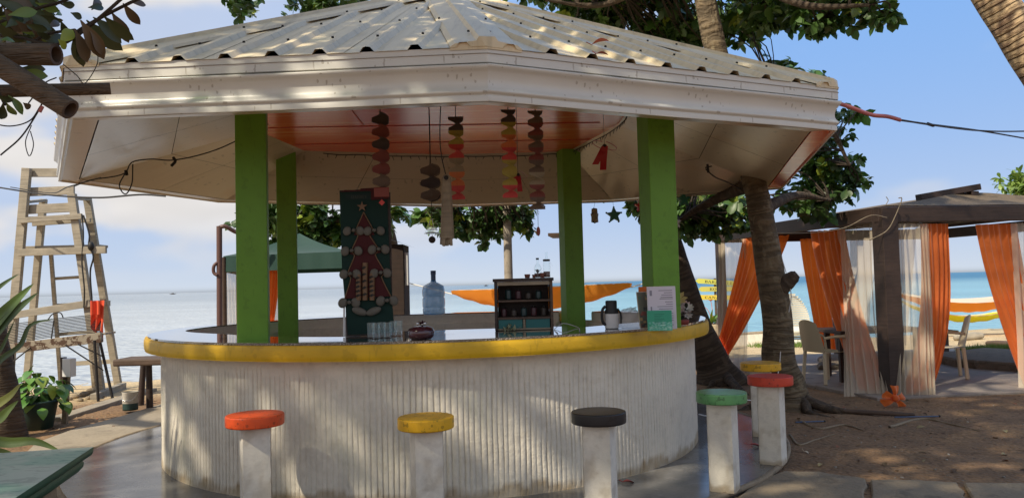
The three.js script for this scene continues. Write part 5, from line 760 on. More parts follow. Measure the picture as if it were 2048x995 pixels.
// ------------------------------------------------------------------ things on the counter
const onC = (px, py) => onY(px, py, HC + 0.012), CT = HC + 0.0125;
{ // Christmas banner on a board
  const t = thing('christmas_banner', 'dark green banner with red and gold Christmas tree and cream bows, standing on the counter', 'banner');
  const d = 6.0, at = (px, py, o = 0) => P(px, py, d - o), q = d / F;
  const bx0 = P(681, 380, d), w = 97 * q;
  mesh('board', poly([at(690, 690, -0.03), at(720, 690, -0.03), at(720, 640, -0.03), at(690, 640, -0.03)]), M.paper, t);
  { const a = P(688, 600, d), b = P(688, 688, d - 0.05); mesh('stand_edge', beam(V3(a.x, a.y, a.z), V3(b.x, CT + 0.002, b.z), 0.014, 0.012), M.paper, t); }
  const pan = (pts, o, m, nm, par = t) => { const s = new THREE.Shape(pts.map(([x, y]) => { const p = at(x, y); return new THREE.Vector2(p.x, p.y); })); const g = new THREE.ExtrudeGeometry(s, { depth: 0.006, bevelEnabled: false }); g.translate(0, 0, -d + o); return mesh(nm, g, m, par); };
  const cloth = pan([[679, 381], [774, 376], [777, 470], [781, 560], [789, 664], [696, 669], [684, 540]], 0, M.clothGreen, 'cloth');
  pan([[679, 384], [690, 380], [720, 380], [722, 377], [774, 374], [777, 398], [743, 400], [742, 382]], 0.009, M.clothRed, 'header', cloth);
  const treeP = [[727, 428], [750, 470], [742, 470], [762, 505], [750, 508], [774, 548], [758, 550], [781, 592], [690, 597], [706, 552], [693, 552], [709, 510], [700, 508], [716, 470], [708, 470]];
  pan(treeP, 0.008, M.clothRed, 'tree_applique');
  const gold = []; for (const pl of [[[727, 424], [745, 462], [738, 466], [757, 502], [750, 506], [770, 548], [763, 550], [783, 596]], [[727, 424], [711, 466], [716, 468], [703, 504], [709, 507], [695, 550], [701, 552], [688, 600]]]) gold.push(tube(pl.map(([x, y]) => at(x, y, 0.016)), 0.0045, 30, 5)); mesh('gold_trim', gold, M.gold, t);
  { const c = at(724, 413, 0.014), s = new THREE.Shape(); for (let i = 0; i < 10; i++) { const a = i / 10 * 6.283 + 1.57, r = i % 2 ? 0.016 : 0.042; s[i ? 'lineTo' : 'moveTo'](c.x + r * Math.cos(a), c.y + r * Math.sin(a)); } const g = new THREE.ExtrudeGeometry(s, { depth: 0.008, bevelEnabled: false }); g.translate(0, 0, c.z); mesh('star', g, M.gold, t); }
  for (const [x, y, r] of [[707, 461, 1], [748, 461, 1], [703, 501, 1.05], [757, 498, 1.05], [700, 547, 1.05], [761, 545, 1.05], [698, 604, 1.1], [774, 600, 1.1]]) { const gs = []; for (const s of [-1, 1]) gs.push(place(new THREE.SphereGeometry(0.036 * r, 12, 8).scale(0.9, 1.0, 0.35), at(x + s * 13, y, 0.03).x, at(x, y + 1, 0).y, at(x, y, 0.03).z, 0, 0, s * 0.4)); const b = mesh('bow', gs, M.bow, t); mesh('knot', place(new THREE.SphereGeometry(0.016, 8, 6), at(x, y, 0.045).x, at(x, y, 0).y, at(x, y, 0.045).z), M.bow, b); }
  for (const [x, y0] of [[717, 548], [730, 525], [744, 546]]) { const a = at(x, 600, 0.022), b = at(x, y0, 0.022); const cn = mesh('candle', rod(a, b, 0.021, 0.021, 10), M.gold, t); const st = []; for (let k = 0; k < 5; k++) { const y = mix(a.y + 0.02, b.y - 0.01, (k + 0.5) / 5); const g = new THREE.CylinderGeometry(0.0225, 0.0225, 0.018, 12, 1, true); g.rotateZ(0.5); g.translate(a.x, y, a.z); st.push(g); } mesh('stripe', st, M.dark, cn); }
  for (const s of [-1, 1]) { const c = at(733 + s * 14, 622, 0.03); mesh('ribbon', place(new THREE.SphereGeometry(0.06, 12, 8).scale(1.05, 0.5, 0.3), c.x, c.y, c.z, 0, 0, s * 0.35), M.bow, t); }
  const cn = document.createElement('canvas'); cn.width = 256; cn.height = 48; const x = cn.getContext('2d'); x.fillStyle = 'rgb(14,40,38)'; x.fillRect(0, 0, 256, 48); x.fillStyle = 'rgb(58,60,52)'; x.font = 'bold 34px sans-serif'; x.textAlign = 'center'; x.textBaseline = 'middle'; x.fillText("SEASON'S", 128, 26, 240); const tx = new THREE.CanvasTexture(cn); tx.colorSpace = THREE.SRGBColorSpace; const m = mat(1, 1, 1, 0.8); m.map = tx; const c = at(717, 393, 0.012); mesh('lettering', place(new THREE.PlaneGeometry(52 * q, 12 * q), c.x, c.y, c.z), m, t);
  // the board behind carries the cloth down to the counter
  const a2 = at(692, 660, -0.012), b2 = at(786, 660, -0.012); mesh('back_board', rb(b2.x - a2.x, at(700, 386).y - CT - 0.002, 0.008, (a2.x + b2.x) / 2, (at(700, 386).y + CT) / 2 + 0.001, -d - 0.008, 0, 0.002), M.darkWood, t);
}
{ // drinking glasses and dark pot
  for (const [x, y] of [[742, 676], [752, 677], [764, 675], [775, 676], [786, 672], [797, 671], [770, 670]]) { const c = onC(x, y); const g = thing('drinking_glass', 'small clear glass in the cluster beside the dark pot', 'glass', 'drinking glasses on the counter'); mesh('bowl', lathe([[0, 0.004], [0.022, 0.004], [0.024, 0.0], [0.026, 0.003], [0.032, 0.11], [0.030, 0.11], [0.024, 0.010], [0, 0.009]], 14, c.x, CT + 0.003, c.z), M.glass, g); mesh('rim', place(new THREE.TorusGeometry(0.031, 0.0016, 5, 16).rotateX(Math.PI / 2), c.x, CT + 0.112, c.z), M.glass, g); }
  const c = onC(842, 678), q = -c.z / F, p = thing('dark_pot', 'dark purple glazed pot with a shiny ornament on its lid', 'pot'); mesh('bowl', lathe([[0, 0], [20 * q, 0], [26 * q, 6 * q], [27 * q, 14 * q], [24 * q, 21 * q], [16 * q, 25 * q], [0, 26 * q]], 28, c.x, CT + 0.001, c.z), M.purple, p); for (let i = 0; i < 6; i++) { const g = leafGeo(16 * q, 6 * q, 0.2, 0.4, 0.5, 5); g.rotateX(-0.9 - 0.3 * (i % 2)); g.rotateY(i * 1.05); g.translate(c.x + 3 * q, CT + 24 * q, c.z); mesh('petal', g, M.purple, p); } for (const [dx, dy] of [[-6, 31], [3, 30], [8, 31]]) mesh('bead', place(new THREE.SphereGeometry(3.2 * q, 10, 8), c.x + dx * q, CT + dy * q, c.z + 0.01), M.steel, p);
}
{ // water jug on the far ledge
  const c = onY(868, 629, HC + 0.012), q = -c.z / F, t = thing('water_jug', 'translucent blue water jug on the far ledge of the bar', 'jug');
  mesh('body', lathe([[0, 0], [19 * q, 0], [22 * q, 3 * q], [22.5 * q, 12 * q], [21 * q, 14 * q], [22.5 * q, 16 * q], [22.5 * q, 32 * q], [20.5 * q, 35 * q], [22.5 * q, 38 * q], [22.5 * q, 50 * q], [20.5 * q, 57 * q], [12 * q, 62 * q], [6 * q, 65 * q], [4.6 * q, 70 * q], [4.6 * q, 80 * q]], 32, c.x, CT, c.z), M.jug, t); mesh('neck_cap', lathe([[4.9 * q, 66 * q], [4.9 * q, 80 * q], [5.4 * q, 80 * q], [5.4 * q, 88 * q], [0, 88 * q]], 20, c.x, CT, c.z), M.jugCap, t);
}
{ // shelf cabinet, bottles, little pots
  const c = onC(1049, 660), q = -c.z / F, w = 117 * q, h = 97 * q, dp = 0.26, x0 = c.x - w / 2, z0 = c.z - dp / 2, t = thing('shelf_cabinet', 'small dark wooden shelf cabinet with two teal drawers on the work table', 'cabinet'), B2 = (n, W2, H2, D2, x, y, z, m) => mesh(n, rb(W2, H2, D2, x, y, z, 0, 0.003), m, t);
  const y0 = CT + 0.001; B2('side', 0.022, h, dp, x0 + 0.011, y0 + h / 2, z0, M.darkWood); B2('side', 0.022, h, dp, x0 + w - 0.011, y0 + h / 2, z0, M.brownWood); B2('top', w + 0.02, 0.025, dp + 0.02, c.x, y0 + h + 0.0125, z0, M.darkWood); B2('back', w - 0.046, h - 0.004, 0.01, c.x, y0 + h / 2, z0 - dp / 2 + 0.008, M.darkWood); B2('shelf', w - 0.046, 0.016, dp - 0.03, c.x, y0 + h * 0.60, z0 + 0.01, M.brownWood); B2('shelf', w - 0.046, 0.018, dp - 0.012, c.x, y0 + h * 0.245, z0 + 0.004, M.brownWood); B2('divider', 0.02, h * 0.22, dp - 0.02, c.x, y0 + h * 0.125, z0, M.wood); B2('floor', w - 0.046, 0.014, dp - 0.02, c.x, y0 + 0.008, z0, M.wood); B2('head_rail', w - 0.046, 0.03, 0.02, c.x, y0 + h - 0.016, z0 + dp / 2 - 0.012, M.wood);
  const teal = mat(0.012, 0.13, 0.125, 0.5); for (const s of [-1, 1]) B2('drawer', w / 2 - 0.042, h * 0.205, dp - 0.05, c.x + s * w * 0.235, y0 + h * 0.122, z0 + 0.012, teal);
  const r = rng(87); const jm = [mat(0.05, 0.012, 0.016, 0.4), mat(0.012, 0.035, 0.035, 0.4), mat(0.04, 0.028, 0.02, 0.5)]; for (let i = 0; i < 9; i++) { const hh = (0.55 + 0.4 * r()) * h * 0.28, row = i % 2, g = thing('storage_jar', ['dark red', 'dark teal', 'dark brown'][i % 3] + ' jar on the ' + (row ? 'upper' : 'lower') + ' shelf of the wooden cabinet', 'jar', 'jars in the shelf cabinet'), jx = x0 + 0.07 + (w - 0.14) * (i / 8), jy = y0 + h * (row ? 0.60 : 0.245) + 0.010; mesh('body', lathe([[0, 0], [0.022, 0], [0.025, 0.008], [0.025, hh * 0.75], [0.016, hh * 0.85], [0, hh * 0.86]], 14, jx, jy, z0 + 0.03), jm[i % 3], g); mesh('lid', lathe([[0, hh * 0.85], [0.018, hh * 0.85], [0.018, hh], [0, hh]], 12, jx, jy, z0 + 0.03), M.dark, g); }
  const cr = [], rq = rng(89); for (let i = 0; i < 16; i++) { const g = leafGeo(0.05, 0.02, 0.4, 0.3, 0.5, 4); g.rotateX(rq() * 3); g.rotateY(rq() * 6); g.translate(c.x - w * 0.235 + (rq() - 0.5) * 0.13, y0 + h * 0.10 + (rq() - 0.5) * 0.04, z0 + dp / 2 - 0.002); cr.push(g); } mesh('drawer_ornament', cr, mat(0.32, 0.33, 0.20, 0.6), t);
  const top = y0 + h + 0.026, bt = (px, hpx, wpx, label, fill, neck) => { const x = P(px, 560, -z0).x, H2 = hpx * q, R = wpx * q / 2, b = thing('glass_bottle', label, 'bottle', 'bottles on the cabinet'); mesh('body', lathe([[0, 0], [R * 0.95, 0], [R, 0.006], [R, H2 * 0.55], [R * 0.7, H2 * 0.68], [R * neck, H2 * 0.78], [R * neck, H2 * 0.97], [R * neck * 1.25, H2 * 0.97], [R * neck * 1.25, H2]], 20, x, top, z0), M.glass, b); mesh('contents', lathe([[0, 0.004], [R * 0.9, 0.004], [R * 0.9, H2 * fill], [0, H2 * fill]], 16, x, top, z0), mat(0.16, 0.07, 0.05, 0.7), b); return [b, x, H2, R]; };
  const [b1, bx1, bh1, br1] = bt(1076, 37, 15, 'squat glass bottle with dark leaves inside, on the cabinet', 0.25, 0.3); mesh('cap', lathe([[0, bh1], [br1 * 0.42, bh1], [br1 * 0.42, bh1 - 0.014], [0, bh1 - 0.014]], 10, bx1, top + 0.014, z0), M.dark, b1); for (let i = 0; i < 4; i++) { const g = leafGeo(0.05, 0.022, 0.2, 0.3, 0.5, 4); g.rotateX(-1.1); g.rotateY(i * 1.7); g.translate(bx1, top + bh1 * 0.22, z0); mesh('leaf', g, M.dark, b1); }
  const [b2, bx2, bh2, br2] = bt(1094, 52, 14.5, 'tall glass bottle with a dark ribbon round its neck, on the cabinet', 0.24, 0.34); mesh('ribbon', [place(new THREE.TorusGeometry(br2 * 0.75, 0.009, 6, 16).rotateX(Math.PI / 2), bx2, top + bh2 * 0.68, z0), grid(4, 6, (u, v) => V3(bx2 + br2 * 0.7 + 0.03 * v, top + bh2 * 0.70 - 0.06 * v, z0 + 0.02 + 0.012 * (u - 0.5)))], M.darkWood, b2);
  for (const [px, w2, h2, lb] of [[1055, 12, 7, 'wide low brown clay cup on the cabinet'], [1085, 10, 9, 'taller brown clay cup between the two bottles'], [1068, 7, 6, 'smallest brown clay cup beside the squat bottle']]) { const p = thing('clay_cup', lb, 'cup', 'clay cups on the cabinet'), x = P(px, 565, -z0 - 0.05).x; mesh('cup', lathe([[0, 0], [w2 * 0.4 * q, 0], [w2 * 0.5 * q, h2 * q], [w2 * 0.42 * q, h2 * q], [w2 * 0.34 * q, 0.006], [0, 0.006]], 14, x, top, z0 + 0.06), mat(0.20, 0.075, 0.05, 0.7), p); mesh('rim', place(new THREE.TorusGeometry(w2 * 0.46 * q, 0.003, 5, 14).rotateX(Math.PI / 2), x, top + h2 * q, z0 + 0.06), mat(0.20, 0.075, 0.05, 0.7), p); }
}
{ // thermos, bag, menus, flowers
  const c = onC(1224, 657), q = -c.z / F, t = thing('thermos_flask', 'white thermos flask with black lid and handle on the counter', 'thermos'); mesh('body', lathe([[0, 0], [13 * q, 0], [13.5 * q, 2 * q], [13.5 * q, 33 * q], [11 * q, 36 * q], [0, 36 * q]], 26, c.x, CT + 0.001, c.z), M.paper, t); mesh('lid', lathe([[13.8 * q, 30 * q], [14 * q, 35 * q], [11.5 * q, 39 * q], [11.5 * q, 54 * q], [10.5 * q, 56 * q], [0, 56 * q]], 24, c.x, CT, c.z), M.black, t); mesh('handle', [tube([V3(c.x - 12 * q, CT + 45 * q, c.z + 0.01), V3(c.x - 18 * q, CT + 38 * q, c.z + 0.02), V3(c.x - 18 * q, CT + 14 * q, c.z + 0.02), V3(c.x - 13 * q, CT + 8 * q, c.z + 0.02)], 0.012, 18, 7)], M.black, t); mesh('strap', tube([V3(c.x + 12 * q, CT + 40 * q, c.z + 0.01), V3(c.x + 18 * q, CT + 30 * q, c.z + 0.01), V3(c.x + 18 * q, CT + 10 * q, c.z + 0.01)], 0.007, 12, 6), M.black, t);
  const b = onC(1262, 655), bg = thing('plastic_bag', 'crumpled clear plastic bag beside the thermos', 'bag'), g = new THREE.SphereGeometry(1, 28, 18), pa = g.attributes.position; for (let i = 0; i < pa.count; i++) { const x = pa.getX(i), y = pa.getY(i), z = pa.getZ(i), n = 0.75 + 0.5 * fbm(x * 2.5 + 4, y * 2.5 + z * 2, 3, 91); pa.setXYZ(i, x * 0.10 * n, Math.max(0, y + 0.35) * 0.11 * n, z * 0.09 * n); } g.computeVertexNormals(); g.translate(b.x, CT + 0.002, b.z); mesh('film', g, M.bag, bg); mesh('knot', tube([V3(b.x, CT + 0.12, b.z), V3(b.x + 0.02, CT + 0.15, b.z), V3(b.x + 0.05, CT + 0.16, b.z)], 0.006, 8, 5), M.bag, bg);
  const cv = (w, h, fn) => { const cn = document.createElement('canvas'); cn.width = w; cn.height = h; fn(cn.getContext('2d')); const tx = new THREE.CanvasTexture(cn); tx.colorSpace = THREE.SRGBColorSpace; const m = mat(1, 1, 1, 0.7); m.map = tx; return m; };
  const mm = onC(1318, 660), k = -mm.z / F;
  const card = (name, label, w, h, x, y, z, ry, rx, m, back) => { const o = thing(name, label, 'menu', 'menus on the counter'); mesh('cover', rb(w, h, 0.008, x, y, z, ry, 0.002, rx), back, o); const pg = new THREE.PlaneGeometry(w * 0.96, h * 0.97); pg.translate(0, 0, 0.0055); mesh('page', place(pg, x, y, z, rx, ry, 0), m, o); };
  const lines = (x, w, h, col, seed) => { const r = rng(seed); x.fillStyle = col; for (let j = 0; j < 16; j++) { const L = r() * 0.5 + 0.2; if (j % 5 === 4) continue; x.fillRect(w * (0.9 - L * 0.8), h * (0.08 + j * 0.055), w * L * 0.8, h * 0.012); } };
  card('menu_folder', 'orange menu folder leaning on the column behind the white menu', 50 * k, 78 * k, P(1310, 600, -mm.z).x, CT + 48 * k, mm.z - 0.16, -0.15, -0.1, cv(64, 64, x => { x.fillStyle = '#c8641e'; x.fillRect(0, 0, 64, 64); }), mat(0.55, 0.16, 0.03, 0.6));
  card('menu_board', 'dark photo menu leaning behind the white menu', 44 * k, 74 * k, P(1298, 605, -mm.z).x, CT + 40 * k, mm.z - 0.10, 0.5, -0.12, cv(128, 200, x => { x.fillStyle = '#5d5a48'; x.fillRect(0, 0, 128, 200); const r = rng(93); for (let i = 0; i < 26; i++) { x.fillStyle = ['#7a4030', '#46604a', '#a08050', '#3a3a34'][i % 4]; x.fillRect(r() * 110, r() * 180, 12 + r() * 20, 10 + r() * 16); } }), mat(0.45, 0.38, 0.28, 0.7));
  card('menu_sheet', 'white printed menu sheet standing behind the green card holder', 57 * k, 86 * k, P(1325, 605, -mm.z).x, CT + 44 * k, mm.z - 0.03, -0.08, -0.10, cv(256, 384, x => { x.fillStyle = '#d5cdd6'; x.fillRect(0, 0, 256, 384); lines(x, 256, 384, '#5b5660', 5); x.fillStyle = '#8a8792'; x.fillRect(20, 30, 22, 50); x.fillRect(24, 180, 14, 40); x.fillStyle = '#3c3438'; x.fillRect(120, 94, 112, 5); x.fillRect(110, 108, 122, 4); }), M.paper);
  card('card_holder', 'clear green acrylic card holder in front of the white menu', 48 * k, 40 * k, P(1316, 635, -mm.z).x, CT + 20 * k, mm.z + 0.07, -0.1, -0.12, cv(256, 200, x => { x.fillStyle = '#3f9f7e'; x.fillRect(0, 0, 256, 200); const gr = rng(95); for (let i = 0; i < 260; i++) { x.fillStyle = `rgba(${150 + 90 * gr()},${200 + 40 * gr()},${190 + 40 * gr()},0.25)`; x.fillRect(gr() * 256, 110 + gr() * 90, 20, 8); } x.fillStyle = '#2b6b58'; for (let j = 0; j < 7; j++) x.fillRect(70, 34 + j * 16, 110 - (j % 3) * 22, 4); }), M.acryl);
  const f = onC(1362, 649), fq = -f.z / F, fl = thing('flower_arrangement', 'red basket of dried cream and pink flowers beside the menus', 'flowers'); mesh('basket', lathe([[0, 0], [15 * fq, 0], [17 * fq, 9 * fq], [15 * fq, 10 * fq], [0, 8 * fq]], 18, f.x, CT + 0.001, f.z), mat(0.25, 0.05, 0.045, 0.7), fl);
  const r = rng(97), fm = [mat(0.55, 0.40, 0.16, 0.7), mat(0.55, 0.38, 0.34, 0.7), mat(0.60, 0.55, 0.48, 0.7)]; for (let i = 0; i < 13; i++) { const px = 1346 + 34 * r(), py = 600 + 26 * r() + Math.max(0, (px - 1356) * 0.6), c3 = i ? P(px, py, -f.z - 0.06 * r() + 0.04) : P(1356, 600, -f.z), gs = [], s = i ? 0.05 : 0.085; for (let j = 0; j < 8; j++) { const g4 = leafGeo(s, s * 0.45, -0.1, 0.3, 0.65, 3); g4.rotateX(-0.25 - 0.3 * r()); g4.rotateY(j * 0.785); g4.rotateX(0.9); g4.translate(c3.x, c3.y, c3.z); gs.push(g4); } const fo = mesh('flower', gs, fm[i ? 1 + (i % 2) : 0], fl); mesh('stem', tube([V3(f.x, CT + 0.03, f.z), c3.clone().lerp(V3(f.x, CT + 0.05, f.z), 0.5), c3], 0.004, 8, 4), M.dark, fo); } for (let i = 0; i < 22; i++) { const g5 = leafGeo(0.08, 0.03, 0.3, 0.3, 0.5, 4); g5.rotateX(-r() * 1.1); g5.rotateY(r() * 6.28); g5.translate(f.x + (r() - 0.5) * 0.10, CT + 0.05 + 0.08 * r(), f.z + (r() - 0.5) * 0.1); mesh('leaf', g5, mat(0.03, 0.035, 0.025, 0.7), fl); }
}
// ------------------------------------------------------------------ hanging things
{
  const brown = mat(0.15, 0.095, 0.06, 0.7), dk = mat(0.07, 0.045, 0.035, 0.7), yl = mat(0.42, 0.33, 0.06, 0.7), rd = mat(0.62, 0.07, 0.06, 0.7), og = mat(0.66, 0.20, 0.06, 0.7), tan = mat(0.34, 0.27, 0.17, 0.7), md = mat(0.22, 0.05, 0.035, 0.7);
  const spinner = (px, d, y0, bulbs, bh, len, label, ph, tail) => { // bulbs: colour per half turn, from the top; y0 pixel of the top
    const t = thing('wind_spinner', label, 'wind spinner', 'spiral stick spinners under the roof'), top = P(px, y0, d); let y = top.y;
    mesh('cord', rod(V3(top.x, HCEIL - 0.002, top.z), V3(top.x, top.y - bh * bulbs.length * d / F, top.z), 0.0035, 0.0035, 5), M.wireBlack, t);
    bulbs.forEach((m, k) => { const H2 = bh * d / F, n = 20, gs = []; for (let i = 0; i < n; i++) { const a0 = ph + (k + (i + 0.5) / n) * Math.PI, a = a0 - 0.3 * Math.sin(2 * a0), g = new THREE.BoxGeometry(len * (0.96 + 0.08 * hash(i, k, px)), H2 / n * 0.78, 0.014); g.rotateY(a); g.translate(top.x, y - (i + 0.5) * H2 / n, top.z); gs.push(g); } mesh('stick_spiral', gs, m, t); y -= H2; });
    if (tail) tail(t, V3(top.x, y, top.z), d / F);
  };
  const tagTail = (t, p, q) => { mesh('tail_block', rb(30 * q, 20 * q, 0.015, p.x, p.y - 10 * q, p.z, 0.2), md, t); mesh('thread', rod(V3(p.x, p.y - 20 * q, p.z), V3(p.x, p.y - 26 * q, p.z), 0.002, 0.002, 4), M.wireBlack, t); mesh('charm', rb(9 * q, 9 * q, 0.006, p.x, p.y - 31 * q, p.z, 0, 0.002, 0, 0.785), rd, t); };
  spinner(760, 5.75, 226, [dk, md, dk, md, md, brown], 25, 0.128, 'brown and dark red stick spinner hanging above the banner', 1.57, tagTail);
  spinner(860, 6.4, 328, [brown, dk, brown], 25, 0.165, 'short brown stick spinner beside the bamboo chime', 1.57, (t, p, q) => { mesh('loop', tube([V3(p.x, p.y, p.z), V3(p.x + 14 * q, p.y + 4 * q, p.z), V3(p.x + 20 * q, p.y + 14 * q, p.z)], 0.004, 8, 4), M.wireBlack, t); });
  spinner(911, 6.2, 233, [dk, yl, rd, tan, og, rd], 28, 0.122, 'stick spinner with a square dark top, then yellow and pink coils', 0.0, null);
  spinner(1016, 6.0, 219, [dk, yl, og, rd, yl, yl, rd], 25.5, 0.115, 'multicoloured stick spinner behind the small red bow', 0.2, null);
  spinner(1070, 6.0, 221, [brown, md, brown, md, brown, tan, md, brown], 25, 0.118, 'long brown stick spinner with an oval wooden drop beside the far column', 0.1, (t, p, q) => { mesh('thread', rod(p, V3(p.x, p.y - 36 * q, p.z), 0.0018, 0.0018, 4), M.wireBlack, t); mesh('drop', place(new THREE.SphereGeometry(1, 12, 8).scale(4 * q, 9.5 * q, 2.5 * q), p.x, p.y - 44 * q, p.z), md, t); });
  { // bamboo chime
    const d = 6.0, q = d / F, a = P(893, 355, d), b = P(895, 492, d), t = thing('bamboo_chime', 'bundle of dry bamboo hanging under the roof', 'chime'); mesh('tube', rod(V3(b.x, b.y + 0.06, b.z), a, 14 * q, 9 * q, 14), M.wood, t); mesh('bore', place(new THREE.CircleGeometry(5.5 * q, 14), a.x, a.y - 0.005, a.z + 0.037), M.dark, t); mesh('rim', place(new THREE.TorusGeometry(6 * q, 0.005, 6, 16), a.x, a.y - 0.005, a.z + 0.037), M.wood, t); const r = rng(105); for (let i = 0; i < 14; i++) { const x = (r() - 0.5) * 30 * q, z = (r() - 0.5) * 20 * q; mesh('strip', beam(V3(a.x + x * 0.5, a.y - 0.10 - 0.08 * r(), a.z + z * 0.5 + 0.02), V3(b.x + x, b.y + 0.015 * r(), b.z + z), 0.022, 0.008), M.wood, t); } mesh('cord', tube([V3(a.x - 0.02, HCEIL - 0.002, a.z), P(881, 300, d), a], 0.004, 10, 4), M.wireBlack, t);
  }
  { // metal and shell chime
    const d = 7.5, q = d / F, t = thing('wind_chime', 'pale glass chime with a round brown disc beside the bamboo bundle', 'chime'), c = P(864, 460, d); for (let k = 0; k < 4; k++) mesh('plate', place(new THREE.CylinderGeometry((8 + k * 3) * q * (k === 3 ? 0.7 : 1), (8 + k * 3) * q, 2.2 * q, 18), c.x, c.y + (4 - k * 3.2) * q, c.z), k % 2 ? M.steel : M.glass, t); mesh('disc', place(new THREE.CylinderGeometry(7 * q, 7 * q, 0.012, 20).rotateX(Math.PI / 2), P(864, 479, d).x, P(864, 479, d).y, c.z), M.darkWood, t); mesh('cord', rod(V3(c.x, HCEIL - 0.002, c.z), V3(c.x, c.y + 4 * q, c.z), 0.003, 0.003, 4), M.wireBlack, t); mesh('thread', rod(V3(c.x, c.y - 9 * q, c.z), V3(c.x, P(864, 473, d).y, c.z), 0.003, 0.003, 4), M.wireBlack, t); mesh('cage', tube([P(862, 437, d), P(858, 450, d), P(866, 452, d), P(864, 437, d)], 0.004, 10, 4), M.steel, t);
  }
  const bow = (px, py, d, label, s, tails) => { const t = thing('ribbon_bow', label, 'bow', 'red ribbon bows'), q = d / F * s, c = P(px, py, d), m = mat(0.42, 0.015, 0.02, 0.5); for (const k of [-1, 1]) mesh('loop', grid(10, 4, (u, v) => { const a = u * Math.PI; return V3(c.x + k * (4 + 20 * Math.sin(a)) * q, c.y + (3 + 12 * Math.cos(a) * (0.6)) * q + (k > 0 ? -9 : 5) * q * Math.sin(a), c.z + (v - 0.5) * 9 * q + 6 * q * Math.sin(a)); }), m, t); for (const [x, y, w] of tails) mesh('tail', grid(4, 8, (u, v) => V3(c.x + x * v * q + (u - 0.5) * w * q, c.y - y * v * q, c.z + 0.02 + 0.01 * Math.sin(v * 6 + x))), m, t); mesh('knot', place(new THREE.SphereGeometry(5 * q, 10, 8), c.x, c.y, c.z + 0.01), M.dark, t); return [t, c]; };
  const [w1, c1] = bow(1209, 293, 7.0, 'large red ribbon bow hanging from the soffit light string', 1, [[-20, 36, 13], [-5, 48, 13]]); mesh('thread', rod(c1, V3(c1.x, HCEIL - 0.06, c1.z), 0.002, 0.002, 4), M.wireBlack, w1);
  const [w2, c2] = bow(1036, 350, 6.3, 'small red ribbon bow beside the multicoloured stick spinner', 0.8, [[4, 42, 13], [-14, 10, 14]]); mesh('thread', rod(c2, V3(c2.x, HCEIL - 0.002, c2.z), 0.002, 0.002, 4), M.wireBlack, w2);
  const star = (px, py, d, r, m, turn, label, hang) => { const t = thing('star_ornament', label, 'ornament', 'star ornaments strung behind the bar'), q = d / F, c = P(px, py, d), gs = []; const s = new THREE.Shape(); for (let i = 0; i < 10; i++) { const a = i / 10 * 6.283 + 1.57, rr = (i % 2 ? r * 0.45 : r) * q; s[i ? 'lineTo' : 'moveTo'](rr * Math.cos(a), rr * Math.sin(a)); } const g = new THREE.ExtrudeGeometry(s, { depth: 0.02, bevelEnabled: true, bevelSize: 0.006, bevelThickness: 0.03, bevelSegments: 1 }); mesh('star', place(g, c.x, c.y, c.z, 0, turn, 0.05), m, t); for (let i = 0; i < 5; i++) { const a = i / 5 * 6.283 + 1.57, x = r * q * Math.cos(a); mesh('tip', place(new THREE.SphereGeometry(2 * q, 6, 5), c.x + x * Math.cos(turn), c.y + r * q * Math.sin(a), c.z - x * Math.sin(turn)), M.dark, t); } const h = P(hang[0], hang[1], d); mesh('thread', rod(V3(c.x, c.y + r * q, c.z), h, 0.002, 0.002, 4), M.wireBlack, t); };
  star(1188, 432, 10.75, 15, tan, 1.3, 'pale star ornament turned edge on behind the far column', [1190, 404]); star(1228, 430, 10.75, 16, mat(0.02, 0.16, 0.09, 0.5), 0.1, 'green star ornament hanging clear beside the pale one', [1226, 404]); star(1366, 399, 10.3, 14, mat(0.02, 0.16, 0.09, 0.5), 0.2, 'green star ornament half behind the eave and tree leaves', [1366, 390]); star(1281, 412, 10.6, 13, mat(0.5, 0.03, 0.03, 0.5), 0.2, 'red star ornament partly hidden by the near column', [1281, 401]); star(1350, 445, 10.4, 12, mat(0.5, 0.48, 0.45, 0.5), 0.3, 'white star ornament beside the near column in front of leaves', [1352, 392]);
}
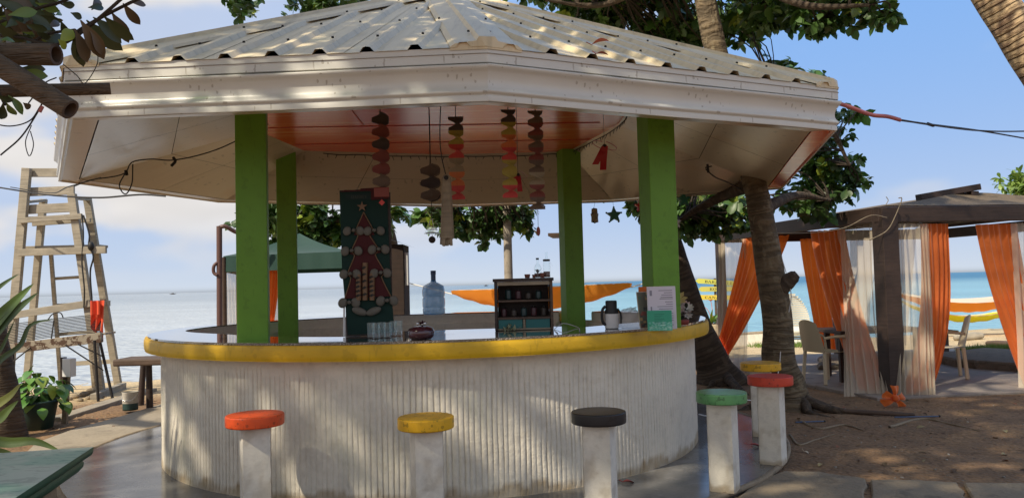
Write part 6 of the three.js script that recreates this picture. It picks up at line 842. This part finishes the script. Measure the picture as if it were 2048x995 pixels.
// ------------------------------------------------------------------ cables and light strings
{
  const w = (label, cat, parts, name = 'cable', group) => { const t = thing(name, label, cat, group); for (const [n, pts, r, m] of parts) mesh(n, tube(pts, r, pts.length * 8, 5), m || M.wireBlack, t); return t; };
  const cs = CEIL.map(p => V3(p[0], HCEIL - 0.02, p[1])), r = rng(111), pts = [], bulbs = [];
  for (const [i, j] of [[2, 3], [3, 4], [4, 5], [5, 6]]) for (let k = 0; k < 8; k++) pts.push(cs[i].clone().lerp(cs[j], k / 8).add(V3((r() - 0.5) * 0.02, -0.012 * Math.sin(k / 8 * 3.14) - 0.01 * r(), (r() - 0.5) * 0.02)));
  const t = thing('light_string', 'dark string of tiny lights along the edge of the orange ceiling', 'light string'); mesh('wire', tube(pts, 0.006, 160, 5), M.wireBlack, t); const cv = new THREE.CatmullRomCurve3(pts); for (let k = 0; k < 60; k++) { const p = cv.getPoint((k + 0.5) / 60), a = r() * 6.28; bulbs.push(rod(p, p.clone().add(V3(0.02 * Math.cos(a), -0.035 - 0.015 * r(), 0.02 * Math.sin(a))), 0.005, 0.003, 5)); } tag(mesh('bulbs', bulbs, M.dark, t), null, null, null, 'stuff');
  const s = (i, j, u, v, dy = -0.02) => { const A = ev(i, -0.17, HE + 0.025), Bq = ev(j, -0.17, HE + 0.025), D = cs[i], C = cs[j]; const p = A.lerp(Bq, u).lerp(D.clone().lerp(C, u), v); p.y += dy; return p; };
  const ww = w('black wire with hanging loops under the soffit above the lifeguard tower', 'wire', [['wire', [P(536, 248, 6.9), P(430, 300, 7.0), P(345, 320, 7.05), P(300, 318, 7.1), P(262, 325, 7.1), P(250, 345, 7.15), P(180, 360, 7.3), P(148, 372, 7.5)], 0.006], ['loop', [P(265, 328, 7.1), P(262, 370, 7.1), P(250, 388, 7.1), P(238, 372, 7.1), P(250, 345, 7.1)], 0.006], ['plug', [P(346, 314, 7.05), P(350, 322, 7.05), P(342, 332, 7.05)], 0.014], ['plug', [P(251, 340, 7.14), P(253, 350, 7.14)], 0.016]], 'wire');
  w('black cable running from the lifeguard tower to the far eave', 'cable', [['cable', [P(-60, 365, 12), P(30, 380, 11.5), P(110, 391, 10.5), P(200, 395, 10), P(285, 389, 9.6), P(330, 392, 9.5)], 0.012], ['cable', [P(20, 374, 11.5), P(90, 385, 10.8), P(140, 372, 8), P(200, 355, 7.2)], 0.007]]);
  w('thin twigs of wire hanging from the poles at the roof corner', 'wire', [['wire', [P(-40, 240, 2.8), P(20, 252, 2.8), P(60, 240, 2.8), P(80, 212, 2.8)], 0.0025], ['wire', [P(0, 310, 2.8), P(40, 275, 2.8), P(72, 228, 2.8), P(84, 205, 2.8)], 0.003], ['loop', [P(62, 250, 2.8), P(50, 285, 2.8), P(58, 312, 2.8), P(66, 290, 2.8), P(60, 262, 2.8)], 0.0018], ['tag', [P(78, 224, 2.8), P(84, 212, 2.8)], 0.007, M.pink], ['wire', [P(56, 206, 2.8), P(90, 165, 2.85), P(112, 155, 2.85)], 0.0025], ['wire', [P(125, 128, 2.75), P(150, 148, 2.8), P(172, 164, 3.0), P(192, 132, 3.0), P(195, 100, 2.9)], 0.0018]], 'wire');
  w('pink conduit at the roof corner carrying black power cables', 'cable', [['conduit', [P(1672, 205, 5.98), P(1700, 214, 6.0), P(1745, 230, 6.1), P(1775, 233, 6.15), P(1801, 240, 6.2)], 0.017, M.pink], ['wire', [P(1799, 239, 6.2), P(1860, 249, 6.6), P(1960, 261, 7.5), P(2060, 262, 8.5), P(2300, 250, 11)], 0.008], ['wire', [P(1800, 240, 6.2), P(1858, 248, 6.6), P(1960, 261, 7.6), P(2060, 278, 8.5), P(2300, 320, 11)], 0.008], ['knot', [P(1856, 247, 6.6), P(1868, 251, 6.65)], 0.014]]);
  w('black wire drooping from the soffit to the far eave by the ringed tree', 'wire', [['wire', [P(1412, 338, 8.3), P(1425, 350, 8.35), P(1455, 364, 9), P(1500, 388, 9.9)], 0.008], ['plug', [P(1415, 328, 8.3), P(1417, 345, 8.3)], 0.014], ['plug', [P(1411, 335, 8.3), P(1424, 332, 8.3)], 0.008]], 'wire');
  w('white cord hanging down the ringed tree trunk to the stools', 'cord', [['cord', [P(1575, 555, 9.25), P(1583, 590, 9.2), P(1572, 650, 9.25), P(1563, 690, 9.2), P(1558, 740, 9.1), P(1530, 800, 8.6), P(1490, 800, 8.4), P(1420, 830, 7.9), P(1398, 828, 7.6)], 0.006, M.paper], ['cord', [P(1550, 460, 9.4), P(1560, 500, 9.3), P(1573, 545, 9.25)], 0.005, M.paper]], 'cord');
  w('thin bare vine wires on the corner of the gazebo beam', 'wire', [['wire', [P(1500, 462, 9.3), P(1600, 466, 9.6), P(1690, 455, 9.85), P(1745, 430, 9.85), P(1775, 435, 9.85)], 0.005, M.wood], ['wire', [P(1740, 480, 9.85), P(1775, 460, 9.85), P(1792, 430, 9.85), P(1804, 395, 9.85), P(1798, 396, 9.85)], 0.007, M.wood], ['wire', [P(1773, 408, 9.85), P(1777, 400, 9.85), P(1773, 393, 9.85)], 0.005, M.wood]], 'wire');
  w('white cable loop on the counter beside the cabinet', 'cable', [['cable', [onC(1116, 668).setY(CT + 0.004), P(1112, 655, 6.3), P(1128, 646, 6.4), P(1150, 652, 6.4), onC(1160, 664).setY(CT + 0.004)], 0.003, M.paper]]);
}
// ------------------------------------------------------------------ fallen leaves and litter
{
  const fl = (pos, L, turn, label, tilt = 0.2, m = M.leafR) => { const t = thing('fallen_leaf', label, 'leaf', 'fallen red leaves'), g = leafGeo(L, L * 0.55, 0.3, 0.45, 0.55, 7); g.rotateX(-tilt); g.rotateY(turn); g.translate(pos.x, pos.y + L * 0.1, pos.z); mesh('blade', g, m, t); mesh('stalk', tube([pos.clone().add(V3(0, L * 0.1, 0)), pos.clone().add(V3(-Math.sin(turn) * L * 0.3, L * 0.1 + 0.02, -Math.cos(turn) * L * 0.3))], 0.003, 4, 4), m, t); };
  const roofAt = (px, py) => { const d = ray(px, py), A = ev(1, 0.034, HE + 0.318), Bq = ev(2, 0.034, HE + 0.318), n = V3().crossVectors(Bq.clone().sub(A), APEX.clone().sub(A)).normalize(), o = V3(0, 1.5, 0), tt = A.clone().sub(o).dot(n) / d.dot(n); return o.addScaledVector(d, tt).add(V3(0, 0.045, 0)); };
  const lr = mat(0.42, 0.11, 0.07, 0.7);
  fl(roofAt(1184, 106), 0.125, 1.6, 'large curled red leaf lying on the metal roof', 0.5, lr); fl(roofAt(1193, 124), 0.08, 1.4, 'small red leaf on the roof just below the curled one', 0.1, lr);
  fl(onY(1246, 966, 0.002), 0.10, 1.9, 'red leaf on the platform beside the black stool', 0.1); fl(onY(1498, 892, 0.004), 0.13, 1.5, 'dark red leaf on the platform between the green and red stools', 0.05);
  for (const [x, y, l] of [[1608, 905, 'tiny pale leaf on the earth near the platform edge'], [1640, 958, 'pale leaf on the flagstone']]) fl(onT(x, y).add(V3(0, 0.01, 0)), 0.05, 0.7, l, 0, M.beige);
  for (const [a, b, l] of [[[1592, 846], [1650, 844], 'short blue plastic pipe lying by the tree roots'], [[1790, 836], [1880, 834], 'thin blue plastic pipe lying on the earth in front of the gazebo']]) { const p = onT(...a).add(V3(0, 0.012, 0)), q = onT(...b).add(V3(0, 0.012, 0)), t = thing('plastic_pipe', l, 'pipe'); mesh('pipe', rod(p, q, 0.007, 0.007, 8), mat(0.07, 0.11, 0.20, 0.5), t); mesh('end', place(new THREE.SphereGeometry(0.0125, 8, 6), q.x, q.y, q.z), M.dark, t); }
  const rt = (pts, r0, l) => { const t = thing('surface_root', l, 'root', 'bare roots in the earth'); mesh('root', trunkGeo(pts.map(([x, y], k) => [onT(x, y).add(V3(0, r0 * 0.35, 0)), r0 * (1 - 0.7 * k / (pts.length - 1))]), 8, 22, 23 + pts[0][0] % 7, 0.2), M.slab, t); };
  rt([[1600, 842], [1640, 858], [1690, 850], [1730, 862]], 0.016, 'bare root crossing the earth from the ringed tree'); rt([[1780, 855], [1850, 838], [1900, 848], [1960, 862]], 0.016, 'curved bare root in front of the gazebo'); rt([[1580, 870], [1600, 890], [1625, 882], [1670, 868]], 0.013, 'short bare root beside the red stool');
}

{ // leaf litter and pebbles on the earth
  const r = rng(121), put = (name, geo, m, n, fn, lab, cat) => { const im = new THREE.InstancedMesh(geo, m, n), m4 = new THREE.Matrix4(), c = new THREE.Color(); for (let i = 0; i < n; i++) { const [p, s, col] = fn(i); m4.compose(p, new THREE.Quaternion().setFromEuler(new THREE.Euler((r() - 0.5) * 0.7, r() * 6.28, (r() - 0.5) * 0.7)), V3(s, s, s)); im.setMatrixAt(i, m4); c.setRGB(...col); im.setColorAt(i, c); } im.name = numbered(name); im.castShadow = im.receiveShadow = true; scene.add(im); tag(im, lab, cat, null, 'stuff'); };
  const spot = () => { for (;;) { const x = -7 + 15 * r(), z = -13 + 10.5 * r(); if (Math.hypot(x + 0.8, z + 8.04) > 3.5 && !(x > 4.2 && z < -9.9)) return V3(x, terr(x, z), z); } };
  const lg = leafGeo(0.07, 0.035, 0.35, 0.35, 0.55, 4), lm = mat(1, 1, 1, 0.8), cs = [[0.12, 0.07, 0.035], [0.20, 0.12, 0.05], [0.26, 0.10, 0.05], [0.07, 0.045, 0.025], [0.30, 0.24, 0.12]];
  put('leaf_litter', lg, lm, 600, () => { const p = spot(); p.y += 0.012; return [p, 0.4 + 0.9 * r(), cs[Math.floor(r() * 5)]]; }, 'dry brown leaf litter scattered over the earth', 'leaves');
  put('pebbles', new THREE.IcosahedronGeometry(0.014, 1).scale(1, 0.6, 0.8), mat(1, 1, 1, 0.9), 900, () => { const p = spot(), k = 0.15 + 0.25 * r(); p.y += 0.002; return [p, 0.3 + 1.0 * r() * r(), [k, k * 0.88, k * 0.72]]; }, 'small pebbles and grit scattered over the earth', 'pebbles');
}
// ------------------------------------------------------------------ finish: each thing's origin at its base
scene.updateMatrixWorld(true);
for (const o of [...scene.children]) {
  if (o.isLight || o.isInstancedMesh || o === sun.target || !(o.isGroup || o.isMesh)) continue;
  const b = new THREE.Box3().setFromObject(o); if (b.isEmpty() || o.userData.kind === 'structure') continue;
  const c = V3((b.min.x + b.max.x) / 2, b.min.y, (b.min.z + b.max.z) / 2);
  if (o.isMesh) { o.geometry.translate(-c.x, -c.y, -c.z); for (const k of o.children) k.position.sub(c); } else for (const k of o.children) k.position.sub(c);
  o.position.copy(c);
}
const renderer = new THREE.WebGLRenderer({ antialias: true });
renderer.shadowMap.enabled = true; renderer.toneMapping = THREE.LinearToneMapping; renderer.toneMappingExposure = EXPOSURE;
renderer.render(scene, camera);
